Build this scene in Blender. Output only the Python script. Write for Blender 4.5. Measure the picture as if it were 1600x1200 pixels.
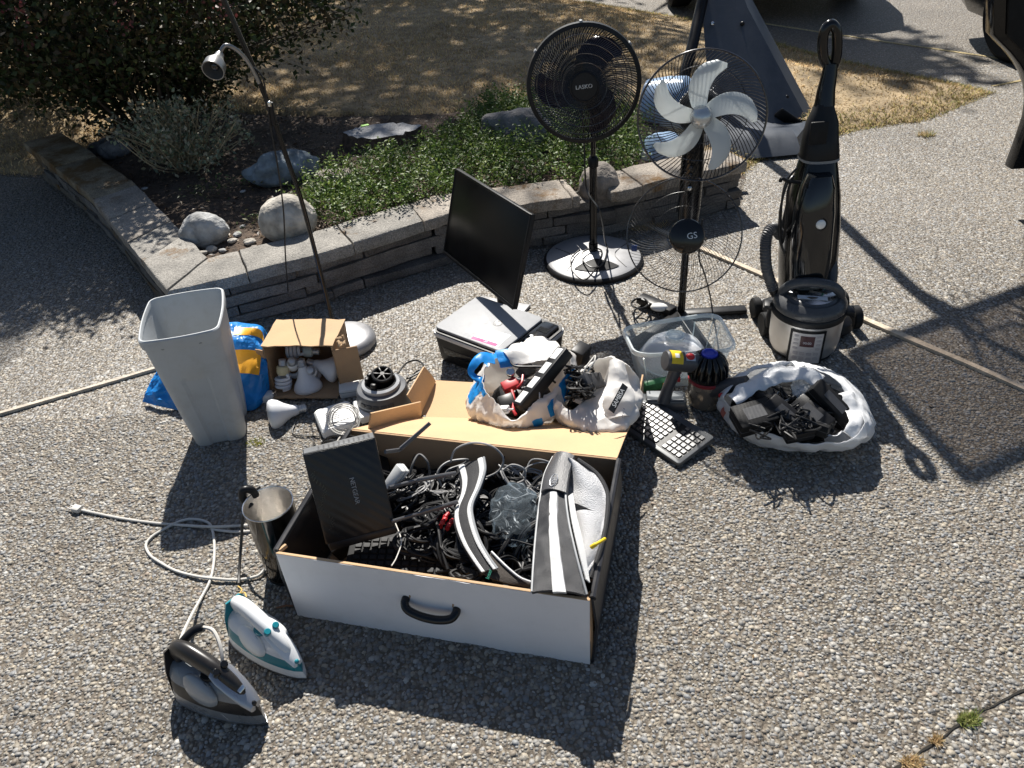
import bpy, bmesh, math, random
import numpy as np
from mathutils import Vector, Matrix, Euler, noise
for o in list(bpy.data.objects): bpy.data.objects.remove(o)
S = bpy.context.scene
COL = S.collection
R = math.radians
rnd = random.Random(7)
rng = np.random.default_rng(11)

# ---------------------------------------------------------------- camera
CAM_H, FPX, PITCH, ROLL = 1.70, 1238.0, R(36.43), R(-4.39)
FW = Vector((0, math.cos(PITCH), -math.sin(PITCH)))
UP0 = Vector((0, math.sin(PITCH), math.cos(PITCH)))
RT0 = Vector((1, 0, 0))
RT = RT0 * math.cos(ROLL) + UP0 * math.sin(ROLL)
UP = UP0 * math.cos(ROLL) - RT0 * math.sin(ROLL)
cd = bpy.data.cameras.new('camera'); cam = bpy.data.objects.new('camera', cd); COL.objects.link(cam)
mw = Matrix.Identity(4)
for i in range(3):
    mw[i][0] = RT[i]; mw[i][1] = UP[i]; mw[i][2] = -FW[i]
mw[2][3] = CAM_H
cam.matrix_world = mw
cd.sensor_width = 36; cd.lens = FPX / 1600 * 36; cd.clip_start = .05; cd.clip_end = 400
S.camera = cam
S.render.resolution_x, S.render.resolution_y = 1024, 768

# ---------------------------------------------------------------- sky, sun, exposure
SUN_EL = R(47.0); SUN_AZ = R(6.8)          # sun stands ahead of the camera, a little to the left
w = bpy.data.worlds.new('World'); S.world = w; w.use_nodes = True
nt = w.node_tree; bg = nt.nodes['Background']
sky = nt.nodes.new('ShaderNodeTexSky'); sky.sky_type = 'NISHITA'; sky.sun_disc = False
sky.sun_elevation = SUN_EL; sky.sun_rotation = -SUN_AZ
nt.links.new(sky.outputs[0], bg.inputs[0]); bg.inputs[1].default_value = 0.05
sd = bpy.data.lights.new('sun', 'SUN'); sun = bpy.data.objects.new('sun', sd); COL.objects.link(sun)
sd.energy = 5.0; sd.angle = R(0.53); sd.color = (1.0, .957, .89)
sdir = Vector((math.sin(SUN_AZ) * math.cos(SUN_EL), -math.cos(SUN_AZ) * math.cos(SUN_EL), -math.sin(SUN_EL)))
sun.rotation_euler = sdir.to_track_quat('-Z', 'Y').to_euler(); sun.location = (-2, 14, 15)
vs = S.view_settings; vs.view_transform = 'Standard'; vs.look = 'None'; vs.gamma = 1; vs.exposure = 0.84; vs.use_curve_mapping = False

# ---------------------------------------------------------------- from a pixel of the photograph to a place on the ground / in the scene
def ray(px, py): return FW + RT * ((px - 800) / FPX) - UP * ((py - 600) / FPX)
def G(px, py, z=0.0):
    d = ray(px, py); return Vector((0, 0, CAM_H)) + d * ((z - CAM_H) / d.z)
def A(px, py, Y):
    d = ray(px, py); return Vector((0, 0, CAM_H)) + d * (Y / d.y)

# ---------------------------------------------------------------- materials
MATS = {}
def nn(nt, t, **kw):
    n = nt.nodes.new(t)
    for k, v in kw.items(): setattr(n, k, v)
    return n
def pm(name, col, rough=.5, metal=0.0, var=.12, scale=14.0, bump=0.0, bscale=120.0, spec=.5, coat=0.0, trans=0.0, ior=1.45, transl=0.0, alpha=1.0, rvar=.12, sheen=0.0, dust=0.0, crum=0.0, cscale=30.0):
    if name in MATS: return MATS[name]
    m = bpy.data.materials.new(name); m.use_nodes = True; t = m.node_tree
    b = t.nodes['Principled BSDF']; L = t.links.new
    tc = nn(t, 'ShaderNodeTexCoord'); no = nn(t, 'ShaderNodeTexNoise'); no.inputs['Scale'].default_value = scale; no.inputs['Detail'].default_value = 6
    L(tc.outputs['Object'], no.inputs['Vector'])
    cr = nn(t, 'ShaderNodeValToRGB')
    c = Vector(col[:3])
    lo = c * (1 - var); hi = c * (1 + var)
    cr.color_ramp.elements[0].position = .3; cr.color_ramp.elements[1].position = .7
    cr.color_ramp.elements[0].color = (*lo, 1); cr.color_ramp.elements[1].color = (*[min(x, 1) for x in hi], 1)
    L(no.outputs['Fac'], cr.inputs[0])
    out = cr.outputs[0]
    if dust:
        n2 = nn(t, 'ShaderNodeTexNoise'); n2.inputs['Scale'].default_value = scale * 3.3; n2.inputs['Detail'].default_value = 9; n2.inputs['Roughness'].default_value = .7
        L(tc.outputs['Object'], n2.inputs['Vector'])
        mr = nn(t, 'ShaderNodeMapRange'); mr.inputs[1].default_value = .5; mr.inputs[2].default_value = .75; mr.inputs[4].default_value = dust
        L(n2.outputs['Fac'], mr.inputs[0])
        mx = nn(t, 'ShaderNodeMixRGB'); mx.inputs[2].default_value = (.3, .27, .23, 1)
        L(mr.outputs[0], mx.inputs[0]); L(out, mx.inputs[1]); out = mx.outputs[0]
    L(out, b.inputs['Base Color'])
    rr = nn(t, 'ShaderNodeMapRange'); rr.inputs[1].default_value = .3; rr.inputs[2].default_value = .7
    rr.inputs[3].default_value = max(.02, rough - rvar * .5); rr.inputs[4].default_value = min(1, rough + rvar)
    L(no.outputs['Fac'], rr.inputs[0]); L(rr.outputs[0], b.inputs['Roughness'])
    b.inputs['Metallic'].default_value = metal; b.inputs['Specular IOR Level'].default_value = spec
    b.inputs['Coat Weight'].default_value = coat; b.inputs['Transmission Weight'].default_value = trans; b.inputs['IOR'].default_value = ior
    b.inputs['Alpha'].default_value = alpha
    if sheen: b.inputs['Sheen Weight'].default_value = sheen
    if bump:
        nb = nn(t, 'ShaderNodeTexNoise'); nb.inputs['Scale'].default_value = bscale; nb.inputs['Detail'].default_value = 5
        L(tc.outputs['Object'], nb.inputs['Vector'])
        bp = nn(t, 'ShaderNodeBump'); bp.inputs['Strength'].default_value = bump; bp.inputs['Distance'].default_value = .01
        L(nb.outputs['Fac'], bp.inputs['Height']); L(bp.outputs[0], b.inputs['Normal'])
    if crum:
        nz = nn(t, 'ShaderNodeTexNoise'); nz.inputs['Scale'].default_value = cscale * .6; L(tc.outputs['Object'], nz.inputs['Vector'])
        av = nn(t, 'ShaderNodeVectorMath', operation='MULTIPLY_ADD'); av.inputs[1].default_value = (.5 / cscale * 2,) * 3; L(nz.outputs['Color'], av.inputs[0]); L(tc.outputs['Object'], av.inputs[2])
        hs = None
        for k_, (s_, w_) in enumerate(((1.0, 1.0), (2.3, .45))):
            vo = nn(t, 'ShaderNodeTexVoronoi'); vo.inputs['Scale'].default_value = cscale * s_; L(av.outputs[0], vo.inputs['Vector'])
            mm = nn(t, 'ShaderNodeMath', operation='MULTIPLY_ADD'); mm.inputs[1].default_value = w_; mm.inputs[2].default_value = 0
            L(vo.outputs['Distance'], mm.inputs[0])
            if hs is not None: L(hs, mm.inputs[2])
            hs = mm.outputs[0]
        bc_ = nn(t, 'ShaderNodeBump'); bc_.inputs['Strength'].default_value = crum; bc_.inputs['Distance'].default_value = .012; L(hs, bc_.inputs['Height']); L(bc_.outputs[0], b.inputs['Normal'])
    if transl:
        tr = nn(t, 'ShaderNodeBsdfTranslucent'); ms = nn(t, 'ShaderNodeMixShader'); ms.inputs[0].default_value = transl
        L(out, tr.inputs[0]); L(b.outputs[0], ms.inputs[1]); L(tr.outputs[0], ms.inputs[2])
        L(ms.outputs[0], t.nodes['Material Output'].inputs['Surface'])
    MATS[name] = m
    return m
def clear(name, tint=(.8, .88, .9), op=.25, rough=.12, bump=0.0, bscale=60.0, spec=.5, edge=.55):
    """thin clear plastic: lets light straight through, shines, and has a little milky body"""
    if name in MATS: return MATS[name]
    m = bpy.data.materials.new(name); m.use_nodes = True; t = m.node_tree; b = t.nodes['Principled BSDF']; L = t.links.new
    b.inputs['Base Color'].default_value = (*tint, 1); b.inputs['Roughness'].default_value = rough; b.inputs['Specular IOR Level'].default_value = spec
    tp = nn(t, 'ShaderNodeBsdfTransparent'); tp.inputs[0].default_value = (*[min(1, .55 + .45 * c) for c in tint], 1)
    lw = nn(t, 'ShaderNodeLayerWeight'); lw.inputs[0].default_value = .35
    tcn = nn(t, 'ShaderNodeTexCoord'); no = nn(t, 'ShaderNodeTexNoise'); no.inputs['Scale'].default_value = bscale; no.inputs['Detail'].default_value = 4
    L(tcn.outputs['Object'], no.inputs['Vector'])
    mr = nn(t, 'ShaderNodeMapRange'); mr.inputs[3].default_value = op; mr.inputs[4].default_value = min(1, op + edge)
    L(lw.outputs['Facing'], mr.inputs[0])
    ms = nn(t, 'ShaderNodeMixShader'); L(mr.outputs[0], ms.inputs[0]); L(tp.outputs[0], ms.inputs[1]); L(b.outputs[0], ms.inputs[2])
    if bump:
        bp = nn(t, 'ShaderNodeBump'); bp.inputs['Strength'].default_value = bump; bp.inputs['Distance'].default_value = .02
        L(no.outputs['Fac'], bp.inputs['Height']); L(bp.outputs[0], b.inputs['Normal']); L(bp.outputs[0], lw.inputs['Normal'])
    L(ms.outputs[0], t.nodes['Material Output'].inputs['Surface'])
    MATS[name] = m
    return m

# ---------------------------------------------------------------- shapes: every function returns (verts, faces)
def tf(g, M):
    return ([M @ Vector(v) for v in g[0]], g[1])
def MX(loc=(0, 0, 0), rot=(0, 0, 0), sc=(1, 1, 1)):
    return Matrix.Translation(Vector(loc)) @ Euler([R(a) for a in rot]).to_matrix().to_4x4() @ Matrix.Diagonal((*sc, 1))
def at(g, loc=(0, 0, 0), rot=(0, 0, 0), sc=(1, 1, 1)): return tf(g, MX(loc, rot, sc))
def join(*gs):
    V, F = [], []
    for v, f in gs:
        k = len(V); V += [tuple(x) for x in v]; F += [tuple(i + k for i in q) for q in f]
    return V, F
def frm(bm):
    bm.verts.ensure_lookup_table(); bm.verts.index_update()
    g = ([v.co.copy() for v in bm.verts], [tuple(v.index for v in f.verts) for f in bm.faces]); bm.free(); return g
def box(sx, sy, sz, bev=0.0, seg=2, c=(0, 0, 0), rot=(0, 0, 0)):
    bm = bmesh.new(); bmesh.ops.create_cube(bm, size=1)
    for v in bm.verts: v.co = Vector((v.co.x * sx, v.co.y * sy, v.co.z * sz))
    if bev: bmesh.ops.bevel(bm, geom=list(bm.edges), offset=min(bev, .49 * min(sx, sy, sz)), segments=seg, profile=.5, affect='EDGES')
    return at(frm(bm), c, rot)
def prism(poly, z0, z1, bev=0.0, seg=2):
    bm = bmesh.new(); a = [bm.verts.new((x, y, z0)) for x, y in poly]; b = [bm.verts.new((x, y, z1)) for x, y in poly]
    n = len(poly); bm.faces.new(a[::-1]); bm.faces.new(b)
    for i in range(n): bm.faces.new((a[i], a[(i + 1) % n], b[(i + 1) % n], b[i]))
    bmesh.ops.recalc_face_normals(bm, faces=list(bm.faces))
    if bev:
        es = [e for e in bm.edges if abs(e.verts[0].co.z - e.verts[1].co.z) < 1e-7]
        bmesh.ops.bevel(bm, geom=es, offset=bev, segments=seg, profile=.5, affect='EDGES')
    return frm(bm)
def rrect(w, h, r, n=5):
    p = []
    for cx, cy, a0 in ((w / 2 - r, h / 2 - r, 0), (-w / 2 + r, h / 2 - r, 90), (-w / 2 + r, -h / 2 + r, 180), (w / 2 - r, -h / 2 + r, 270)):
        for i in range(n + 1):
            a = R(a0 + 90 * i / n); p.append((cx + r * math.cos(a), cy + r * math.sin(a)))
    return p
def loft(rings, cap0=True, cap1=True, closed=True):
    V, F = [], []
    n = len(rings[0])
    for r in rings: V += [tuple(p) for p in r]
    for i in range(len(rings) - 1):
        for j in range(n if closed else n - 1):
            k = (j + 1) % n; F.append((i * n + j, i * n + k, (i + 1) * n + k, (i + 1) * n + j))
    if cap0: F.append(tuple(range(n))[::-1])
    if cap1: F.append(tuple((len(rings) - 1) * n + j for j in range(n)))
    return V, F
def lathe(prof, n=32, cap0=False, cap1=False):
    return loft([[(r * math.cos(2 * math.pi * j / n), r * math.sin(2 * math.pi * j / n), z) for j in range(n)] for r, z in prof], cap0, cap1)
def cyl(r, z0, z1, n=24, bev=0.0):
    if bev: return lathe([(r - bev, z0), (r, z0 + bev), (r, z1 - bev), (r - bev, z1)], n, True, True)
    return lathe([(r, z0), (r, z1)], n, True, True)
def ell(rx, ry, rz, n=16, m=10):
    rings = []
    for i in range(m + 1):
        a = math.pi * i / m; s = max(math.sin(a), .002)
        rings.append([(rx * s * math.cos(2 * math.pi * j / n), ry * s * math.sin(2 * math.pi * j / n), -rz * math.cos(a)) for j in range(n)])
    return loft(rings)
def spl(pts, k=8, closed=False):
    P = [Vector(p) for p in pts]; n = len(P); out = []
    if n < 3: return P
    rngi = range(n if closed else n - 1)
    for i in rngi:
        if closed: a, b, c, d = P[(i - 1) % n], P[i], P[(i + 1) % n], P[(i + 2) % n]
        else: a, b, c, d = P[max(i - 1, 0)], P[i], P[i + 1], P[min(i + 2, n - 1)]
        for j in range(k):
            t = j / k
            out.append(.5 * ((2 * b) + (c - a) * t + (2 * a - 5 * b + 4 * c - d) * t * t + (3 * b - a - 3 * c + d) * t ** 3))
    if not closed: out.append(P[-1])
    return out
def tube(pts, r=.003, n=8, closed=False, caps=True, flat=1.0):
    P = [Vector(p) for p in pts]; m = len(P); rings = []
    rr = r if isinstance(r, (list, tuple)) else [r] * m
    if len(rr) != m: rr = [rr[min(int(i * len(rr) / m), len(rr) - 1)] for i in range(m)]
    nrm = None
    for i in range(m):
        if closed: t = P[(i + 1) % m] - P[(i - 1) % m]
        else: t = P[min(i + 1, m - 1)] - P[max(i - 1, 0)]
        if t.length < 1e-9: t = Vector((0, 0, 1))
        t.normalize()
        if nrm is None:
            nrm = t.cross(Vector((0, 0, 1)))
            if nrm.length < 1e-3: nrm = t.cross(Vector((1, 0, 0)))
        nrm = nrm - t * nrm.dot(t)
        if nrm.length < 1e-6: nrm = t.orthogonal()
        nrm.normalize(); b = t.cross(nrm)
        rings.append([P[i] + (nrm * math.cos(2 * math.pi * j / n) + b * flat * math.sin(2 * math.pi * j / n)) * rr[i] for j in range(n)])
    if closed: rings.append(rings[0]); return loft(rings, False, False)
    return loft(rings, caps, caps)
def circ(r, n=48, z=0, c=(0, 0)): return [(c[0] + r * math.cos(2 * math.pi * i / n), c[1] + r * math.sin(2 * math.pi * i / n), z) for i in range(n)]
def ribbon(Lp, Rp, nu=8, k=6, bulge=0.0, thick=.004, wr=0.0, ws=30.0):
    """a padded sheet spanned between two curves, with thickness"""
    Ls, Rs = spl(Lp, k), spl(Rp, k); m = min(len(Ls), len(Rs)); top, bot = [], []
    for i in range(m):
        l, r = Ls[i], Rs[i]; t = (Ls[min(i + 1, m - 1)] - Ls[max(i - 1, 0)]); nv = (r - l).cross(t)
        if nv.length < 1e-9: nv = Vector((0, 0, 1))
        nv.normalize()
        if nv.z < 0: nv = -nv
        a, b = [], []
        for j in range(nu + 1):
            u = j / nu; p = l.lerp(r, u); d = bulge * 4 * u * (1 - u)
            if wr: d += wr * noise.noise(p * ws)
            a.append(p + nv * d); b.append(p + nv * (d - thick))
        top.append(a); bot.append(b[::-1])
    return loft([x + y for x, y in zip(top, bot)], True, True)
def text(s, size, ext=.0004):
    c = bpy.data.curves.new('t', 'FONT'); c.body = s; c.size = size; c.extrude = ext; c.align_x = 'CENTER'; c.align_y = 'CENTER'; c.resolution_u = 3
    o = bpy.data.objects.new('t', c); me = bpy.data.meshes.new_from_object(o)
    g = ([v.co.copy() for v in me.vertices], [tuple(p.vertices) for p in me.polygons])
    bpy.data.objects.remove(o); bpy.data.meshes.remove(me); bpy.data.curves.remove(c); return g
def frame(o, x, y):
    """matrix with origin o, x axis along x, y axis as near y as it can be"""
    x = Vector(x).normalized(); y = Vector(y); y = (y - x * y.dot(x)).normalized(); z = x.cross(y)
    M = Matrix.Identity(4)
    for i in range(3): M[i][0], M[i][1], M[i][2], M[i][3] = x[i], y[i], z[i], o[i]
    return M

# ---------------------------------------------------------------- objects
WM = {}
def obj(name, g, mat, parent=None, world=False, smooth=True, ang=38, M=None):
    V, F = g
    if M is not None: V = [M @ Vector(v) for v in V]
    if world and parent is not None:
        inv = WM[parent.name].inverted(); V = [inv @ Vector(v) for v in V]
    me = bpy.data.meshes.new(name); me.from_pydata([tuple(v) for v in V], [], F); me.update()
    if smooth:
        me.polygons.foreach_set('use_smooth', [True] * len(me.polygons)); me.set_sharp_from_angle(angle=R(ang))
    me.materials.append(mat)
    o = bpy.data.objects.new(name, me); COL.objects.link(o)
    if parent is not None: o.parent = parent; WM[o.name] = WM[parent.name].copy()
    else: WM[o.name] = Matrix.Identity(4)
    return o
def tag(o, label, cat, group=None):
    o['label'] = label; o['category'] = cat
    if group: o['group'] = group
    return o
def thing(name, label, cat, loc=(0, 0, 0), rot=(0, 0, 0), group=None, M=None):
    o = bpy.data.objects.new(name, None); COL.objects.link(o); o.empty_display_size = .1
    if M is None: M = MX(loc, rot)
    o.matrix_world = M; WM[o.name] = M.copy()
    return tag(o, label, cat, group)
def struct(o, kind='structure'): o['kind'] = kind; return o
def link_copy(src, parent, M):
    c = src.copy(); COL.objects.link(c); c.parent = parent; c.matrix_local = M; return c
def solid(o, t=.0012, off=0):
    m = o.modifiers.new('thickness', 'SOLIDIFY'); m.thickness = t; m.offset = off; return o
def np_mesh(name, V, F, mat, col=None, smooth=False, parent=None):
    me = bpy.data.meshes.new(name); V = np.asarray(V, np.float32); F = np.asarray(F, np.int32)
    nf, k = F.shape
    me.vertices.add(len(V)); me.vertices.foreach_set('co', V.ravel())
    me.loops.add(nf * k); me.loops.foreach_set('vertex_index', F.ravel())
    me.polygons.add(nf); me.polygons.foreach_set('loop_start', np.arange(0, nf * k, k, dtype=np.int32)); me.polygons.foreach_set('loop_total', np.full(nf, k, np.int32))
    if smooth: me.polygons.foreach_set('use_smooth', np.ones(nf, bool))
    me.update(calc_edges=True); me.validate()
    if col is not None:
        a = me.attributes.new('tone', 'FLOAT_COLOR', 'POINT'); c = np.ones((len(V), 4), np.float32); c[:, :3] = col; a.data.foreach_set('color', c.ravel())
    me.materials.append(mat)
    o = bpy.data.objects.new(name, me); COL.objects.link(o); WM[o.name] = Matrix.Identity(4)
    if parent is not None: o.parent = parent
    return o
def tone_mat(name, rough=.6, spec=.4, transl=0.0, bump=0.0, bscale=300.0):
    m = bpy.data.materials.new(name); m.use_nodes = True; t = m.node_tree; b = t.nodes['Principled BSDF']; L = t.links.new
    at_ = nn(t, 'ShaderNodeAttribute', attribute_name='tone')
    L(at_.outputs['Color'], b.inputs['Base Color']); b.inputs['Roughness'].default_value = rough; b.inputs['Specular IOR Level'].default_value = spec
    if bump:
        tc = nn(t, 'ShaderNodeTexCoord'); nb = nn(t, 'ShaderNodeTexNoise'); nb.inputs['Scale'].default_value = bscale
        bp = nn(t, 'ShaderNodeBump'); bp.inputs['Strength'].default_value = bump; bp.inputs['Distance'].default_value = .005
        L(tc.outputs['Object'], nb.inputs['Vector']); L(nb.outputs['Fac'], bp.inputs['Height']); L(bp.outputs[0], b.inputs['Normal'])
    if transl:
        tr = nn(t, 'ShaderNodeBsdfTranslucent'); ms = nn(t, 'ShaderNodeMixShader'); ms.inputs[0].default_value = transl
        L(at_.outputs['Color'], tr.inputs[0]); L(b.outputs[0], ms.inputs[1]); L(tr.outputs[0], ms.inputs[2]); L(ms.outputs[0], t.nodes['Material Output'].inputs['Surface'])
    return m
# ================================================================ SETTING
SHX, SHY = sdir.x / -sdir.z, sdir.y / -sdir.z      # shadow offset for one metre of height

WALL_TOP = .24
WALL_PX = None
OUT = [Vector(p) for p in ((-2.78, 4.78), (-2.04, 3.87), (-1.31, 2.775), (-1.03, 2.88), (-.70, 3.02), (-.23, 3.30), (.15, 3.345), (.57, 3.40), (.76, 3.485), (1.20, 3.63))]
def offset_line(P, d):
    out = []
    for i, p in enumerate(P):
        a = (P[i] - P[i - 1]).normalized() if i else None
        b = (P[i + 1] - P[i]).normalized() if i < len(P) - 1 else None
        if a is None: a = b
        if b is None: b = a
        n1 = Vector((-a.y, a.x)); n2 = Vector((-b.y, b.x)); n = (n1 + n2).normalized()
        out.append(p + n * (d / max(.4, n.dot(n1))))
    return out
INN = offset_line(OUT, .21)

def inside(poly, X, Y):
    r = np.zeros(X.shape, bool); n = len(poly)
    for i in range(n):
        x1, y1 = poly[i]; x2, y2 = poly[(i + 1) % n]
        c = ((y1 > Y) != (y2 > Y)) & (X < (x2 - x1) * (Y - y1) / (y2 - y1 + 1e-12) + x1); r ^= c
    return r
def seg_dist(P, X, Y):
    d = np.full(X.shape, 1e9)
    for (x1, y1), (x2, y2) in zip(P[:-1], P[1:]):
        dx, dy = x2 - x1, y2 - y1; t = np.clip(((X - x1) * dx + (Y - y1) * dy) / (dx * dx + dy * dy), 0, 1)
        d = np.minimum(d, np.hypot(X - x1 - t * dx, Y - y1 - t * dy))
    return d
def vnoise(X, Y, s, seed=0.0):
    f = np.vectorize(lambda a, b: noise.noise(Vector((a * s + seed, b * s - seed, seed * .37)))); return f(X, Y)

# ---- driveway of exposed aggregate
def aggregate_mat():
    m = bpy.data.materials.new('exposed_aggregate'); m.use_nodes = True; t = m.node_tree; b = t.nodes['Principled BSDF']; L = t.links.new
    tc = nn(t, 'ShaderNodeTexCoord'); mp = nn(t, 'ShaderNodeMapping'); L(tc.outputs['Object'], mp.inputs[0]); mp.inputs['Scale'].default_value = (1, .8, 1)
    nz = nn(t, 'ShaderNodeTexNoise'); nz.inputs['Scale'].default_value = 60; L(mp.outputs[0], nz.inputs['Vector'])
    mxv = nn(t, 'ShaderNodeMixRGB'); mxv.blend_type = 'ADD'; mxv.inputs[0].default_value = .012; L(mp.outputs[0], mxv.inputs[1]); L(nz.outputs['Color'], mxv.inputs[2])
    v = nn(t, 'ShaderNodeTexVoronoi'); v.inputs['Scale'].default_value = 82; L(mxv.outputs[0], v.inputs['Vector'])
    cr = nn(t, 'ShaderNodeValToRGB'); e = cr.color_ramp.elements
    e[0].position = 0; e[0].color = (.15, .145, .14, 1); e[1].position = 1; e[1].color = (.60, .57, .50, 1)
    for p, c in ((.18, (.28, .265, .24)), (.35, (.38, .33, .25)), (.55, (.34, .33, .315)), (.72, (.43, .37, .28)), (.86, (.40, .38, .35))):
        x = e.new(p); x.color = (*c, 1)
    sp = nn(t, 'ShaderNodeSeparateColor'); L(v.outputs['Color'], sp.inputs[0]); L(sp.outputs[0], cr.inputs[0])
    mr = nn(t, 'ShaderNodeMapRange'); mr.inputs[1].default_value = .30; mr.inputs[2].default_value = .62; L(v.outputs['Distance'], mr.inputs[0])
    big = nn(t, 'ShaderNodeTexNoise'); big.inputs['Scale'].default_value = 1.3; big.inputs['Detail'].default_value = 6; L(tc.outputs['Object'], big.inputs['Vector'])
    mo = nn(t, 'ShaderNodeMixRGB'); mo.inputs[2].default_value = (.20, .165, .125, 1); L(mr.outputs[0], mo.inputs[0]); L(cr.outputs[0], mo.inputs[1])
    sc = nn(t, 'ShaderNodeMapRange'); sc.inputs[1].default_value = .3; sc.inputs[2].default_value = .7; sc.inputs[3].default_value = .50; sc.inputs[4].default_value = .74; L(big.outputs['Fac'], sc.inputs[0])
    mu = nn(t, 'ShaderNodeMixRGB'); mu.blend_type = 'MULTIPLY'; mu.inputs[0].default_value = 1; L(mo.outputs[0], mu.inputs[1]); L(sc.outputs[0], mu.inputs[2])
    L(mu.outputs[0], b.inputs['Base Color']); b.inputs['Roughness'].default_value = .6; b.inputs['Specular IOR Level'].default_value = .3
    inv = nn(t, 'ShaderNodeMath', operation='SUBTRACT'); inv.inputs[0].default_value = .8; L(v.outputs['Distance'], inv.inputs[1])
    fn = nn(t, 'ShaderNodeTexNoise'); fn.inputs['Scale'].default_value = 420; L(tc.outputs['Object'], fn.inputs['Vector'])
    ad = nn(t, 'ShaderNodeMath', operation='MULTIPLY_ADD'); ad.inputs[1].default_value = .25; L(fn.outputs['Fac'], ad.inputs[0]); L(inv.outputs[0], ad.inputs[2])
    bp = nn(t, 'ShaderNodeBump'); bp.inputs['Strength'].default_value = 1.0; bp.inputs['Distance'].default_value = .009; L(ad.outputs[0], bp.inputs['Height']); L(bp.outputs[0], b.inputs['Normal'])
    return m
drive = struct(obj('driveway', ([(-70, -30, 0), (70, -30, 0), (70, 120, 0), (-70, 120, 0)], [(0, 1, 2, 3)]), aggregate_mat(), smooth=False))

LAWN_EDGE = [(1.36, 4.08), (1.63, 4.36), (1.95, 4.44), (2.14, 4.54), (2.40, 4.58), (2.59, 4.61), (2.95, 4.85), (3.23, 5.02), (2.95, 5.42), (2.6, 5.95), (2.28, 6.65), (1.9, 7.5), (.95, 8.75), (-.4, 10.2), (-2.5, 12.5), (-7, 15)]
wp = [(p.x, p.y) for p in OUT]
RAISED = LAWN_EDGE + [(-9, 15), (-9, 6.2), (-3.6, 5.05), (-2.95, 4.85)] + wp
FREE = LAWN_EDGE; FREE2 = [(-9, 6.2), (-3.6, 5.05), (-2.95, 4.85), (-2.80, 4.80)]
def lawn_z(X, Y):
    d = np.minimum(seg_dist(FREE, X, Y), seg_dist(FREE2, X, Y) * 1.0)
    t = np.clip(d / 1.1, 0, 1); t = t * t * (3 - 2 * t)
    return -.01 + .045 * np.clip(d / .15, 0, 1) + .155 * t

# strips of wood set between the slabs, parts of the driveway
wood = pm('weathered_wood', (.50, .42, .32), .75, var=.3, scale=30, bump=.5, bscale=90)
def strip(p0, p1, w_, name='wood_strip', mat=wood, z=.012, n=10):
    p0, p1 = Vector(p0), Vector(p1); d = (p1 - p0).normalized(); s = Vector((-d.y, d.x, 0)); rings = []
    for i in range(n + 1):
        p = p0.lerp(p1, i / n); wv = w_ * (1 + .18 * noise.noise(p * 6)); k = .0025 * noise.noise(p * 9)
        p = p + s * .006 * noise.noise(p * 3.1)
        rings.append([p - s * wv + Vector((0, 0, -.02)), p - s * wv + Vector((0, 0, z + k)), p + s * wv + Vector((0, 0, z - k)), p + s * wv + Vector((0, 0, -.02))])
    return obj(name, loft(rings), mat, drive, smooth=False)
SR0, SR1 = G(1700, 652), G(995, 347); SL0, SL1 = G(-120, 683), G(300, 562)
strip(SR0, SR1, .0125); strip(SL0, SL1, .0075, mat=pm('pale_joint', (.50, .44, .36), .85, var=.25, scale=30, bump=.5, bscale=90))
straw = pm('dry_joint_filling', (.45, .36, .19), .9, var=.4, scale=60, bump=.8, bscale=150)
for a, b in (((1290, 52), (1620, 100)), ((1550, 135), (1640, 118)), ((1100, 22), (1290, 52))):
    strip(G(*a), G(*b), .012, 'joint_filling', straw, .004, 16)
CRACK = [G(*p) for p in ((1395, 1206), (1440, 1176), (1462, 1160), (1490, 1140), (1545, 1108), (1572, 1092), (1640, 1062))]

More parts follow.
